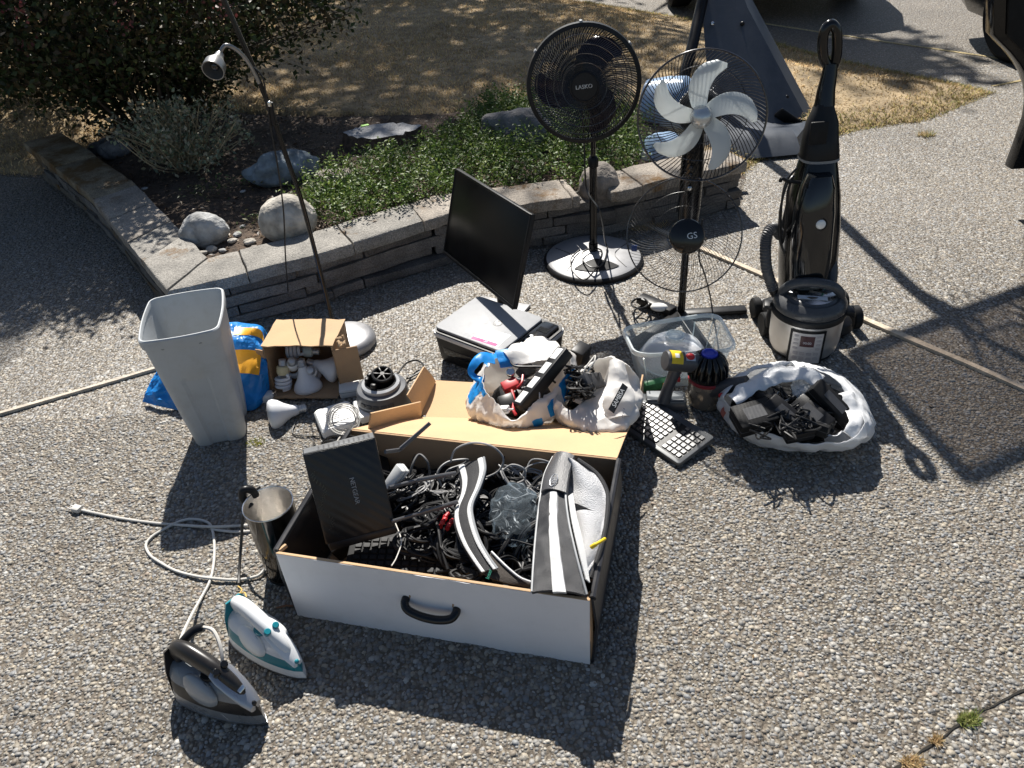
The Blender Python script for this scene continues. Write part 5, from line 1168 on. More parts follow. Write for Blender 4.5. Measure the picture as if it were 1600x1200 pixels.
obj('slot_tab', box(.02, .006, .002, 0), dkg, bxo, world=True, M=MX(G(661, 650, .053), (0, 0, -20)))

# ---- router with three aerials
q0, q1, q2 = G(509, 852, .215), G(618, 823, .215), G(499, 704, .445); MR = frame(q0, q1 - q0, q2 - q0); rw, rh = (q1 - q0).length, (MR.inverted() @ q2).y
rt_ = thing('wifi_router', 'black textured wireless router with three aerials standing out of the big carton', 'router', M=MR)
rb_ = pm('router_black', (.013, .013, .014), .36, var=.15, scale=20, dust=.02)
RTK = .048
obj('case', at(box(rw, rh, RTK, .004, 2), (rw / 2, rh / 2, -RTK / 2)), rb_, rt_)
rt_mat = rb_.copy(); rt_mat.name = 'router_wavy_black'; t_ = rt_mat.node_tree; wv_ = nn(t_, 'ShaderNodeTexWave'); wv_.bands_direction = 'DIAGONAL'; wv_.inputs['Scale'].default_value = 21; wv_.inputs['Distortion'].default_value = 1.6; wv_.inputs['Detail'].default_value = .5; wv_.inputs['Detail Scale'].default_value = .35
tcx = nn(t_, 'ShaderNodeTexCoord'); bpx = nn(t_, 'ShaderNodeBump'); bpx.inputs['Strength'].default_value = .16; bpx.inputs['Distance'].default_value = .004; t_.links.new(tcx.outputs['Object'], wv_.inputs['Vector']); t_.links.new(wv_.outputs['Fac'], bpx.inputs['Height']); t_.links.new(bpx.outputs[0], t_.nodes['Principled BSDF'].inputs['Normal'])
obj('face_panel', at(prism(rrect(rw - .006, rh - .006, .004, 3), 0, .0012, .0005), (rw / 2, rh / 2, -.0002)), rt_mat, rt_)
obj('lower_lip', box(rw * .96, .022, RTK * .5, .003, c=(rw * .52, -.010, -RTK * .32)), rb_, rt_)
vh = [lathe([(0, .0006), (.0016, .0006)], 6, False, False)]
obj('vent_holes', join(*[at(cyl(.0015, 0, .0008, 6), (rw * (.10 + .018 * (i % 3)) + .01 * math.sin(i * .2), rh * (.16 + .65 * i / 60), .0008)) for i in range(60)]), glassd, rt_)
lt = text('NETGEAR', .0165, .0003); obj('lettering', join(lt, at(lt, (.0003, 0, 0))), pm('print_grey', (.45, .46, .47), .4), rt_, M=MX((rw * .56, rh * .5, .0016), (0, 0, -90)))
gr_g = pm('router_vent_grey', (.09, .09, .095), .4)
tg = join(*[box(.0045, .0015, .012, 0, c=(rw * (.22 + .07 * i), rh + .0004, -.014 - .015 * j)) for i in range(11) for j in range(2)]); obj('top_vents', tg, gr_g, rt_); obj('top_strip', box(rw * .97, .002, RTK * .82, .0005, c=(rw / 2, rh - .0003, -RTK / 2)), pm('router_top', (.13, .135, .14), .45, dust=.15), rt_)
obj('bottom_vents', join(*[box(.003, .0015, .03, 0, c=(rw * (.45 + .05 * i), -.0002, -RTK / 2)) for i in range(11)]), gr_g, rt_)
for pts in ([(602, 706, .40), (624, 703, .36), (672, 661, .41)], [(608, 762, .32), (650, 751, .29), (713, 739, .29)], [(612, 815, .235), (660, 801, .24), (716, 784, .26)]):
    P_ = [G(*p) for p in pts]; obj('aerial', tube([P_[0], P_[1], P_[1].lerp(P_[2], .05), P_[2]], [.0042, .0046, .0055, .0048], 8, flat=1.3), pm('aerial_grey', (.13, .13, .135), .3, .3), rt_, world=True)

# ---- heap of cables in the carton (nobody could count them)
def heap(name, label, n, areas, z0, z1, r, mat, seed, rad=(.025, .07), loops=(3, 6)):
    rr = random.Random(seed); g = []
    for i in range(n):
        bx0, bx1, by0, by1 = rr.choice(areas); c = Vector((rr.uniform(bx0, bx1), rr.uniform(by0, by1), rr.uniform(z0, z1))); ra = rr.uniform(*rad); rb2 = ra * rr.uniform(.3, .9); yaw_ = rr.uniform(0, 3.14); ti, tj = rr.uniform(-.7, .7), rr.uniform(-.7, .7); rad_ = r * rr.uniform(.65, 1.3)
        pts = []; L_ = rr.randint(*loops)
        for k in range(L_ * 9):
            a = k * 2 * math.pi / 9; f = 1 + .10 * math.sin(k * .9 + i); x, y = ra * f * math.cos(a), rb2 * f * math.sin(a)
            X_ = c.x + x * math.cos(yaw_) - y * math.sin(yaw_) + rr.gauss(0, .003); Y_ = c.y + x * math.sin(yaw_) + y * math.cos(yaw_) + rr.gauss(0, .003)
            pts.append(BP(min(max(X_, .02), BW - .02), min(max(Y_, .02), BD - .02), max(.02, min(c.z + x * ti + y * tj + rr.gauss(0, .003), z1 + .035))))
        for _ in range(2): pts.append(pts[-1] + Vector((rr.gauss(0, .04), rr.gauss(0, .04), -.01)))
        g.append(tube(spl(pts, 4), rad_, 6))
    return struct(tag(obj(name, join(*g), mat), label, 'cables'), 'stuff')
heap('black_cables', 'heap of tangled black cables filling the big carton', 120, [(.16, .66, .24, .44), (.45, .70, .05, .3), (.3, .5, .16, .3)], .11, .20, .0034, cord_b, 3)
heap('grey_cables', 'thin grey and white cables running through the heap in the carton', 9, [(.22, .40, .30, .43), (.45, .62, .35, .44)], .16, .195, .0019, pm('cord_thin_grey', (.30, .295, .29), .5), 5, (.03, .055), (2, 4))
filler = obj('bottom_clutter', join(*[at(box(.09, .06, .05, .006), BP(.08 + .09 * (i % 8), .06 + .095 * (i // 8), (.05 if (i // 8) < 2 and 0 < (i % 8) < 4 else .095) + .02 * ((i * 7) % 3)), (10 * (i % 3), 8 * (i % 4), 37 * i)) for i in range(40)]), blk); struct(tag(filler, 'black chargers buried under the cables in the carton', 'chargers'), 'stuff')
def cable(label, pts, r, mat, cat='cable', k=7, name='cable'):
    o = obj(name, tube(spl([G(*p) for p in pts], k), r, 7), mat); return tag(o, label, cat)
cable('grey cable arching over the middle of the carton', ((704, 722, .24), (712, 702, .28), (738, 692, .30), (768, 697, .30), (786, 715, .27), (780, 735, .23), (757, 747, .2)), .0029, pm('cord_pale_grey', (.34, .33, .32), .45))
cable('thick grey cable bundle curling at the back of the carton', ((690, 760, .2), (684, 738, .23), (700, 722, .24), (730, 718, .24), (722, 726, .22), (700, 735, .22), (693, 752, .2)), .0036, pm('cord_mid_grey', (.12, .12, .12), .45))
cable('grey cable looping behind the clear plastic bag', ((786, 735, .22), (800, 726, .24), (818, 732, .23), (820, 748, .2), (808, 755, .19)), .0027, MATS['cord_pale_grey'])
cable('black cable rising beside the router in the carton', ((640, 745, .21), (645, 725, .24), (655, 710, .25), (668, 722, .24), (672, 745, .2)), .0034, pm('cord_dark_grey', (.09, .09, .09), .5))
cable('thick black cable across the buried keyboard', ((672, 800, .2), (684, 822, .21), (690, 855, .2), (700, 890, .18)), .0045, cord_b)
cable('thin white cable hanging under the router', ((618, 818, .2), (627, 845, .22), (620, 870, .23), (612, 884, .238)), .0016, cord_w)
cable('black cables hanging off the back left of the router', ((545, 700, .3), (515, 688, .22), (495, 705, .15), (487, 730, .1), (489, 755, .06), (494, 770, .04)), .0036, cord_b)
cable('second black cable looping left of the router', ((585, 690, .3), (548, 682, .24), (512, 684, .18), (492, 715, .1), (483, 742, .06), (490, 762, .05)), .0032, cord_b)
cable('thin black charger cord in front of the flood bulb', ((470, 650, .03), (461, 662, .008), (457, 676, .006), (470, 681, .006), (500, 682, .006), (530, 690, .01)), .0022, cord_b)
pd = thing('plug', 'black and white plug below the cables left of the router', 'plug', G(497, 752, .06), (0, 20, 30)); obj('body', box(.03, .02, .016, .004), blk, pd); obj('tip', box(.016, .014, .012, .002, c=(.022, 0, 0)), chrome, pd)
p0 = thing('power_brick', 'white power brick lying next to the router in the carton', 'adapter', M=frame(G(618, 748, .23), G(630, 728, .27) - G(612, 755, .22), G(640, 745, .23) - G(625, 735, .23))); obj('case', box(.085, .032, .03, .004), wht, p0); obj('seam', box(.0855, .0325, .002, 0), gry, p0)
for i, (px, py) in enumerate(((697, 806), (692, 815), (703, 818))): tag(obj('clip', tube(spl([G(px - 4, py + 8, .2), G(px, py, .22), G(px + 5, py - 6, .215)], 4), [.007, .006, .004] * 3, 8), red), ['red test clip uppermost among the black cables', 'red test clip half under the black cables', 'red test clip next to the striped strap'][i], 'clip', 'red clips')

# ---- keyboards
def keyboard(label, M, L_, D_, frame_m, key_m, rows=6, cols=16, skip=None, thick=.018):
    k = thing('keyboard', label, 'keyboard', M=M)
    obj('base', at(prism(rrect(L_, D_, .01, 4), 0, thick, .003), (L_ / 2, D_ / 2, 0)), frame_m, k)
    kw = (L_ - .03) / cols; kd = (D_ * .76) / rows
    km = loft([[(x, y, 0) for x, y in rrect(kw * .88, kd * .86, .0015, 1)], [(x, y, .006) for x, y in rrect(kw * .70, kd * .68, .0015, 1)]]); proto = None
    for r_ in range(rows):
        for c in range(cols):
            if skip and skip(r_, c): continue
            loc = (.015 + kw * (c + .5) , D_ * .10 + kd * (r_ + .5), thick - .001)
            if proto is None: proto = obj('key', km, key_m, k, smooth=False); proto.matrix_local = Matrix.Translation(loc)
            else: link_copy(proto, k, Matrix.Translation(loc))
    return k
kf, kb_ = G(1061, 728, .012), G(981, 674, .012); kr = G(1126, 698, .012)
ex = (kb_ - kf).normalized(); ey = Vector((-ex.y, ex.x, 0)) if Vector((-ex.y, ex.x, 0)).dot(kr - kf) > 0 else Vector((ex.y, -ex.x, 0))
# long side runs up-left under the carton lid; origin at far long end so that x runs to the near corner
org_ = kf + ex * .455; MK = frame(org_ - Vector((0, 0, .012)), -ex, ey)
if MK.to_3x3().col[2].z < 0: MK = frame(kf - Vector((0, 0, .012)), ex, ey)
kfm = pm('keyboard_silver', (.10, .105, .11), .35, .2, var=.06, dust=.1); keym = pm('key_black', (.05, .05, .053), .27, var=.1, spec=1.0, coat=.6, rvar=.06, dust=.05)
MK = MK @ Matrix.Translation((0, 0, .002)) @ Matrix.Rotation(R(6), 4, 'X')
kb1 = keyboard('black computer keyboard with silver grey edge lying beside the carton lid', MK, .455, .165, kfm, keym, 6, 22, lambda r_, c: c in (5, 17))
obj('tray', at(prism(rrect(.43, .125, .006, 3), .0178, .0186), (.2275, .077, 0)), blk, kb1)
MK2 = MBX @ MX((.145, .025, .135), (4, 3, 12)); keyboard('black keyboard buried in the carton under cables', MK2, .42, .15, blk_soft, pm('key_black_dull', (.018, .018, .019), .55, spec=.25), 6, 18, None, .016)

# ---- striped strap and pouch
nyl = pm('black_nylon', (.022, .022, .024), .6, var=.2, bump=.4, bscale=700); nyg = pm('grey_nylon', (.05, .05, .053), .5, var=.15, bump=.4, bscale=600); tape = pm('white_tape', (.62, .62, .61), .6, var=.05, bump=.3, bscale=500); mesh_w = pm('white_mesh', (.70, .70, .71), .75, var=.06, scale=40, bump=.9, bscale=420)
stp = thing('padded_strap', 'black padded strap with white edge stripes curving down in the carton', 'strap', BP(.36, .2, .1))
LS = [(713, 732, .225), (719, 755, .23), (718, 775, .232), (709, 800, .234), (710, 822, .235), (720, 850, .236), (735, 875, .237), (750, 896, .238)]
RS = [(755, 716, .275), (757, 736, .275), (749, 762, .27), (737, 790, .266), (738, 812, .263), (748, 845, .258), (763, 872, .254), (776, 890, .25)]
def lerp3(a, b, t): return tuple(x + (y - x) * t for x, y in zip(a, b))
Lw = [G(*p) for p in LS]; Rw = [G(*p) for p in RS]
obj('webbing', ribbon(Lw, Rw, 8, 6, .006, .010), nyl, stp, world=True)
for a, b in ((.10, .30), (.80, .97)):
    up_ = Vector((0, -.004, .009)); obj('stripe', ribbon([l.lerp(r_, a) + up_ for l, r_ in zip(Lw, Rw)], [l.lerp(r_, b) + up_ for l, r_ in zip(Lw, Rw)], 3, 6, .001, .004), tape, stp, world=True)
obj('piping', tube(spl([r_ + Vector((.002, 0, .003)) for r_ in Rw], 6), .0035, 8), gry, stp, world=True)
obj('lower_band', ribbon([G(752, 892, .24), G(766, 903, .236), G(800, 913, .232), G(828, 917, .228)], [G(768, 862, .25), G(790, 884, .245), G(812, 902, .24), G(832, 908, .235)], 5, 6, .002, .006), pm('brown_black_nylon', (.04, .03, .022), .6, bump=.4, bscale=600), stp, world=True)
obj('band_edge', tube(spl([G(768, 862, .254), G(790, 884, .25), G(812, 902, .244), G(832, 910, .24)], 6), .003, 6), tape, stp, world=True)
obj('lettering', text('Inter', .013, .0003), pm('teal_print', (.03, .25, .17), .5), stp, world=True, M=frame(G(764, 897, .25), Vector((.35, .94, .25)), Vector((-.9, .35, .4))))
pch = thing('padded_pouch', 'grey and black padded pouch with white mesh lining at the right end of the carton', 'pouch', BP(.66, .2, .1))
PLp = [(864, 715, .27), (851, 742, .265), (845, 772, .26), (840, 810, .255), (836, 850, .252), (833, 890, .25), (831, 926, .245)]
PRp = [(897, 714, .30), (889, 740, .30), (884, 772, .30), (888, 812, .295), (896, 850, .29), (906, 890, .28), (917, 930, .262)]
Lw = [G(*p) for p in PLp]; Rw = [G(*p) for p in PRp]
obj('side_band', ribbon(Lw, Rw, 16, 9, .014, .008, .007, 34), nyg, pch, world=True)
up_ = Vector((0, -.012, .021)); obj('stripe', ribbon([l.lerp(r_, .38) + up_ for l, r_ in zip(Lw[2:], Rw[2:])], [l.lerp(r_, .62) + up_ for l, r_ in zip(Lw[2:], Rw[2:])], 4, 9, .001, .008, .004, 34), tape, pch, world=True)
for nm, ln_ in (('piping', Lw), ('piping', Rw)): obj(nm, tube(spl([p + Vector((0, 0, .003)) for p in ln_], 6), .003, 6), gry, pch, world=True)
obj('end_cap', ribbon([p + Vector((0, -.004, .010)) for p in Lw[:3]], [p + Vector((0, -.004, .010)) for p in Rw[:3]], 10, 9, .016, .006), pm('grey_leather', (.075, .075, .08), .4, var=.12, bump=.2, bscale=300), pch, world=True)
MLg = frame(G(865, 750, .312), G(868, 735, .3) - G(859, 768, .285), G(850, 750, .28) - G(880, 752, .305)); lgd = obj('logo', tube([(.019 * math.cos(a), .011 * math.sin(a), .0) for a in [i * 2 * math.pi / 8 for i in range(8)]], .0014, 5, True), silver, pch, world=True, M=MLg); obj('logo_letters', at(text('(S)', .016, .0003), (0, 0, 0)), silver, lgd, world=True, M=MLg)
CLn = [G(*p) for p in ((889, 716, .295), (887, 745, .27), (889, 780, .25), (895, 815, .24), (904, 850, .235), (912, 885, .232), (918, 905, .23))]
CRn = [G(*p) for p in ((900, 720, .30), (930, 742, .285), (946, 770, .275), (947, 800, .265), (941, 840, .255), (932, 872, .25), (920, 905, .235))]
g = ribbon(CLn, CRn, 16, 9, .004, .006, .014, 16); obj('mesh_lining', g, mesh_w, pch, world=True)
obj('mesh_cushion', ribbon([G(*p) for p in ((890, 722, .29), (889, 745, .275), (889, 768, .26), (892, 786, .25))], [G(*p) for p in ((905, 724, .298), (932, 748, .285), (946, 780, .272), (945, 808, .262))], 14, 9, .026, .006, .008, 24), mesh_w, pch, world=True)
obj('mesh_cushion', ribbon([G(*p) for p in ((893, 806, .245), (898, 832, .24), (906, 862, .236), (915, 895, .232))], [G(*p) for p in ((944, 806, .262), (943, 832, .256), (936, 862, .25), (921, 898, .238))], 14, 9, .028, .006, .008, 24), mesh_w, pch, world=True)
obj('back_edge', tube(spl([p + Vector((.004, .002, .002)) for p in CRn], 6), .006, 8), nyl, pch, world=True)
obj('lining_flap', ribbon([G(888, 775, .30), G(893, 810, .298), G(903, 855, .29), G(916, 905, .27)], [G(895, 770, .297), G(901, 805, .294), G(912, 850, .285), G(922, 910, .265)], 3, 6, 0, .004), tape, pch, world=True)
yc = tag(obj('rca_plug', tube(spl([G(924, 855, .282), G(930, 851, .29), G(937, 847, .288), G(945, 842, .27)], 5), [.0055] * 7 + [.0042] * 9, 10), yel), 'yellow cable plug hanging over the pouch lining', 'plug')

# ---- clear crumpled bag in the carton
def crumpled(name, label, c, r, mat, seed, cat='bag', amp=.25, sub=5):
    bm = bmesh.new(); bmesh.ops.create_icosphere(bm, subdivisions=sub, radius=1)
    for v in bm.verts:
        d = fold(v.co, 1.6, amp, seed) + fold(v.co, 4.2, amp * .35, seed + 3); v.co = v.co * (1 + d - amp * .5); v.co = Vector((v.co.x * r[0], v.co.y * r[1], v.co.z * r[2]))
    o = obj(name, frm(bm), mat, ang=18); o.location = c; WM[o.name] = Matrix.Translation(c); return tag(o, label, cat)
crumpled('plastic_bag', 'crumpled clear plastic bag lying on the cables in the carton', G(806, 806, .2), (.062, .10, .045), clear('clear_film', (.50, .60, .68), .035, .10, .0, 40, edge=.15), 4.0, amp=.3, sub=4)
# ================================================================ PLASTIC CARRIER BAGS
film = pm('white_bag_film', (.87, .85, .82), .34, var=.04, scale=7, transl=.38, crum=.38, cscale=15); filmw = pm('white_bin_liner', (.85, .86, .87), .3, var=.03, scale=7, transl=.36, crum=.42, cscale=14); film_b = pm('bag_print_blue', (.02, .32, .78), .36, var=.1, transl=.34, crum=.38, cscale=15)
def rdg(q): return (1 - abs(noise.noise(q)) * 2.2)
def bag(t, rings, mat, seed, amp=.010, name='film', M=None, k=12, n=128, vert=1.0, rim_n=None):
    """rings: closed control rings from foot to rim; creases run up and across the film"""
    cl = [spl(r_, max(2, n // len(r_)), True) for r_ in rings]; m = min(len(c) for c in cl); cols = []
    for j in range(m): cols.append(spl([c[j] for c in cl], k))
    rows = []
    cen = sum((c for c in cl[0][:m]), Vector()) / m
    for i in range(len(cols[0])):
        row = []
        for j in range(m):
            p = cols[j][i]; nrm = Vector((p.x - cen.x, p.y - cen.y, 0)).normalized(); a = math.atan2(nrm.y, nrm.x)
            wz = p.z + .02 * noise.noise(Vector((math.cos(a) * 2, math.sin(a) * 2, p.z * 8 + seed)))
            s = Vector((math.cos(a) * 2.6, math.sin(a) * 2.6, wz * 5 * vert + seed))
            d = rdg(s * 1.5) * .5 + rdg(s * 3.3 + Vector((5, seed, 1))) * .32 + rdg(Vector((math.cos(a) * 6 + wz * 14, math.sin(a) * 6, wz * 24 + seed))) * .26 + rdg(p * 30 + Vector((seed, 0, 0))) * .07
            d2 = noise.noise(Vector((p.x * 30, p.y * 30, p.z * 22 + seed))); fall = min(1, i / 6)
            edge_ = max(0, (i / (len(cols[0]) - 1) - .72) / .28); row.append(p + nrm * amp * d * fall + Vector((0, 0, amp * .5 * d2 * fall + edge_ * (.022 if rim_n is None else rim_n) * noise.noise(Vector((math.cos(a) * 2.2, math.sin(a) * 2.2, seed * 3))))))
        rows.append(row)
    o = obj(name, loft(rows, True, False), mat, t, world=True, ang=75); solid(o, .0011); return o, rows
def ringpx(pts): return [G(*p) for p in pts]
def decal(rows, i0, i1, j0, j1, mat, t, name='print', lift=.0022):
    m = len(rows[0]); sub = []
    cen = sum((p for p in rows[0]), Vector()) / m
    for r_ in rows[i0:i1 + 1]: sub.append([r_[j % m] + (Vector((r_[j % m].x - cen.x, r_[j % m].y - cen.y, .02)).normalized()) * lift for j in range(j0, j1 + 1)])
    return obj(name, loft(sub, False, False, False), mat, t, world=True, ang=40)
# --- first bag, on the carton lid
b1 = thing('carrier_bag', 'white and blue carrier bag of power strips and chargers on the carton lid', 'bag', G(808, 655, .06))
foot = ringpx(((740, 655, .07), (770, 668, .07), (810, 674, .08), (850, 662, .085), (875, 645, .09), (865, 618, .08), (820, 605, .07), (765, 615, .06)))
mid = ringpx(((733, 632, .13), (762, 655, .15), (806, 668, .15), (858, 652, .15), (890, 615, .16), (882, 588, .15), (825, 580, .14), (755, 592, .13)))
top = ringpx(((752, 605, .20), (774, 640, .20), (803, 657, .195), (850, 628, .20), (893, 585, .22), (886, 550, .235), (818, 548, .20), (768, 560, .20)))
rim = ringpx(((758, 598, .235), (779, 628, .222), (803, 650, .208), (845, 618, .215), (886, 578, .24), (880, 550, .255), (820, 552, .225), (773, 562, .225)))
_, rows1 = bag(b1, [foot, mid, top, rim], film, 2.0, .013)
nI, nJ = len(rows1), len(rows1[0])
decal(rows1, 9, 17, int(nJ * .315), int(nJ * .35), film_b, b1); decal(rows1, 13, 22, int(nJ * .375), int(nJ * .41), film_b, b1); decal(rows1, 16, nI - 2, int(nJ * .43), int(nJ * .52), film_b, b1); decal(rows1, 16, nI - 2, int(nJ * .97), int(nJ * 1.03), film_b, b1); decal(rows1, 24, nI - 1, int(nJ * .78), int(nJ * .92), film_b, b1); decal(rows1, 27, nI - 1, int(nJ * .02), int(nJ * .06), film_b, b1)
decal(rows1, 6, 9, int(nJ * .225), int(nJ * .248), yel, b1); decal(rows1, 3, 5, int(nJ * .225), int(nJ * .248), pm('green_print', (.02, .25, .07), .5), b1)
obj('handle', ribbon([G(*p) for p in ((770, 552, .245), (750, 551, .26), (735, 566, .25), (731, 583, .225), (744, 596, .21), (757, 597, .215))], [G(*p) for p in ((774, 568, .24), (754, 566, .25), (744, 575, .24), (741, 582, .225), (748, 587, .215), (758, 586, .22))], 4, 8, .003, .0015, .003, 60), film_b, b1, world=True, ang=70)
g = ribbon([G(782, 556, .22), G(800, 540, .22), G(830, 528, .21), G(850, 530, .2)], [G(800, 566, .24), G(830, 566, .25), G(862, 560, .255), G(884, 556, .25)], 10, 8, .02, .002, .014, 26); obj('loose_side', g, film, b1, world=True, ang=24)
obj('inner_print', ribbon([G(774, 548, .25), G(778, 562, .24), G(782, 575, .22)], [G(812, 546, .25), G(812, 560, .235), G(808, 572, .215)], 6, 6, .006, .002, .006, 40), film_b, b1, world=True, ang=24)
# contents
def strip_plug(label, p0, p1, w_, h_, n, grp=None):
    d = p1 - p0; M = frame(p0, d, Vector((-.6, -.2, .5)).cross(d)); L_ = d.length
    t = thing('power_strip', label, 'power strip', M=M); obj('case', box(L_, w_, h_, .005, c=(L_ / 2, 0, 0)), blk, t)
    top_ = h_ / 2 + .0005 if (M.to_3x3() @ Vector((0, 0, 1))).z > 0 else -h_ / 2 - .0005
    for i in range(n): obj('socket', box(L_ / n * .72, w_ * .62, .002, .0005, c=(L_ * (i + .5) / n, 0, top_)), wht, t)
    return t
strip_plug('black power strip with white sockets standing out of the first bag', G(812, 638, .20), G(884, 548, .30), .048, .04, 4)
def charger(label, p, rot, s, mat, name='charger', cat='charger', prongs=False, group=None):
    t = thing(name, label, cat, p, rot, group); obj('case', box(*s, min(s) * .14), mat, t); obj('seam', box(s[0] * 1.004, s[1] * 1.004, s[2] * .05, 0), dkg, t)
    obj('stub', tube([(s[0] / 2, 0, 0), (s[0] / 2 + .018, 0, 0)], min(s) * .13, 8), mat, t); return t
charger('red charger block lying in the first carrier bag', G(797, 602, .205), (12, -10, 20), (.052, .036, .026), red)
charger('black square adapter in front inside the first bag', G(792, 629, .19), (15, -8, 12), (.05, .045, .034), blk)
charger('small black adapter at the back of the first bag', G(822, 580, .19), (30, 12, 50), (.06, .04, .03), dkg)
charger('grey adapter between red charger and power strip', G(815, 598, .18), (10, 30, 70), (.05, .035, .03), gry)
for i, pts in enumerate((((797, 563, .235), (805, 572, .245), (835, 573, .25), (862, 572, .26), (882, 562, .265), (884, 553, .26)), ((812, 622, .2), (822, 600, .23), (838, 590, .245), (858, 592, .245), (868, 598, .23)), ((815, 606, .22), (832, 604, .235), (842, 612, .235), (843, 622, .225)), ((800, 555, .24), (820, 560, .24), (845, 560, .245), (855, 552, .25)))):
    cable(['black cable lying across the mouth of the first bag', 'black cable looped over the power strip', 'thin white cable over the end of the power strip', 'black cable at the back rim of the first bag'][i], pts, [.0036, .0034, .0022, .003][i], [cord_b, cord_b, cord_w, cord_b][i])
cable('red cable end hanging in front of the power strip', ((800, 610, .205), (803, 625, .2), (802, 640, .2), (806, 648, .195)), .005, red)
cable('red cable tip beside the red charger', ((808, 606, .22), (815, 598, .23), (817, 586, .235)), .004, red)
bt_ = thing('battery', 'silver and black button gadget on top of the red charger', 'gadget', G(798, 584, .225), (30, 0, 0)); obj('barrel', lathe([(0, 0), (.013, 0), (.014, .002), (.014, .014), (.012, .016), (0, .016)], 24), chrome, bt_); obj('band', lathe([(.0143, .005), (.0146, .007), (.0143, .009)], 24), dkg, bt_)
charger('white plug in the front corner of the first bag', G(788, 640, .2), (0, -20, -30), (.034, .022, .02), wht, 'plug', 'plug')
st1 = obj('bag_fill', at(ell(.10, .085, .05), G(815, 622, .13)), blk); struct(tag(st1, 'dark jumble of small chargers deep in the first bag', 'chargers'), 'stuff')
# --- second bag
b2_ = thing('carrier_bag', 'white carrier bag with black lettering strip full of black cables', 'bag', G(930, 660, .1))
foot = ringpx(((872, 655, .10), (895, 672, .11), (930, 680, .12), (965, 676, .13), (985, 655, .13), (980, 628, .12), (930, 620, .10), (885, 630, .09)))
mid = ringpx(((866, 638, .15), (890, 660, .165), (925, 670, .17), (970, 662, .18), (996, 632, .19), (992, 605, .18), (935, 600, .16), (880, 610, .14)))
top = ringpx(((868, 626, .19), (886, 640, .19), (908, 638, .195), (945, 608, .21), (962, 575, .25), (985, 578, .26), (950, 562, .25), (890, 590, .20)))
rim = ringpx(((874, 622, .20), (888, 635, .195), (905, 632, .198), (938, 603, .215), (952, 572, .262), (962, 560, .28), (938, 564, .27), (892, 592, .215)))
_, rows2 = bag(b2_, [foot, mid, top, rim], film, 9.0, .012)
side = ribbon([G(953, 565, .272), G(948, 600, .245), G(942, 630, .22), G(950, 655, .19)], [G(976, 568, .28), G(984, 598, .24), (G(992, 622, .215)), G(990, 650, .18)], 8, 7, .02, .002, .01, 30); obj('folded_side', side, film, b2_, world=True, ang=24)
MS = frame(G(966, 622, .262), G(978, 602, .275) - G(957, 641, .25), G(957, 612, .285) - G(968, 634, .255)); ls = (G(978, 602, .275) - G(957, 641, .25)).length
tgp = obj('lettering_strip', box(ls * 1.05, .021, .001, 0), pm('print_black', (.012, .012, .012), .45), b2_, world=True, M=MS); obj('lettering', at(text('SAMBSA', .0195, .0003), (0, 0, .0012)), wht, tgp, world=True, M=MS)
MS2 = frame(G(973, 645, .235), G(976, 632, .245) - G(971, 655, .225), G(966, 638, .25) - G(974, 650, .22)); obj('small_print', at(text('M 41 3', .011, .0002), (0, 0, .002)), pm('print_blue_grey', (.12, .14, .25), .5), b2_, world=True, M=MS2)
charger('large black padded case leaning in the second bag', G(925, 596, .235), (40, 25, 40), (.085, .05, .028), dkg)
charger('black box behind the two carrier bags', G(905, 562, .13), (10, 0, 55), (.07, .05, .11), blk)
charger('grey plug down in the second bag', G(906, 624, .2), (10, 40, 60), (.05, .028, .026), gry, 'plug', 'plug')
rr = random.Random(4); g = []
for i in range(26):
    a = [(rr.uniform(882, 930), rr.uniform(570, 625), rr.uniform(.17, .27)) for _ in range(5)]; a.sort(key=lambda q_: q_[1]); g.append(tube(spl([G(*q_) for q_ in a], 6), rr.choice((.0022, .003, .0036)), 6))
struct(tag(obj('black_cables', join(*g), cord_b), 'bunch of black cables standing out of the second carrier bag', 'cables'), 'stuff')
cable('grey cable loop above the second bag', ((902, 600, .23), (915, 575, .27), (926, 560, .28), (930, 556, .285), (928, 566, .28), (915, 585, .25)), .0026, cord_w)
st2 = obj('bag_fill', at(ell(.07, .075, .05), G(915, 618, .15)), blk); struct(tag(st2, 'dark clutter deep in the second carrier bag', 'chargers'), 'stuff')
# --- white bin liner full of adapters
b3 = thing('bin_liner_bag', 'white bin liner bag rolled open around black adapters', 'bag', G(1235, 690))
foot = ringpx(((1138, 648, .004), (1178, 690, .004), (1250, 702, .004), (1325, 694, .004), (1350, 660, .004), (1312, 606, .004), (1230, 586, .004), (1156, 606, .004)))
mid = ringpx(((1126, 636, .05), (1170, 682, .05), (1248, 700, .05), (1332, 696, .055), (1362, 662, .06), (1322, 598, .07), (1232, 574, .08), (1148, 592, .06)))
top = ringpx(((1132, 626, .10), (1178, 672, .095), (1250, 692, .09), (1326, 690, .10), (1354, 655, .115), (1312, 590, .14), (1231, 567, .155), (1158, 586, .125)))
rim = ringpx(((1137, 624, .128), (1182, 666, .112), (1250, 688, .098), (1318, 688, .112), (1346, 652, .145), (1302, 592, .172), (1232, 572, .18), (1165, 588, .15)))
_, rows3 = bag(b3, [foot, mid, top, rim], filmw, 15.0, .014, k=12, n=144, rim_n=.05)
decal(rows3, 8, 22, len(rows3[0]) // 40, len(rows3[0]) // 22, pm('pale_red_print', (.62, .22, .18), .45, transl=.3), b3)
obj('loose_fold', ribbon([G(1137, 620, .14), G(1172, 590, .17), G(1235, 571, .195), G(1290, 586, .19)], [G(1152, 634, .15), G(1186, 610, .175), G(1238, 594, .195), G(1280, 606, .19)], 12, 10, .016, .0015, .016, 34), filmw, b3, world=True, ang=70)
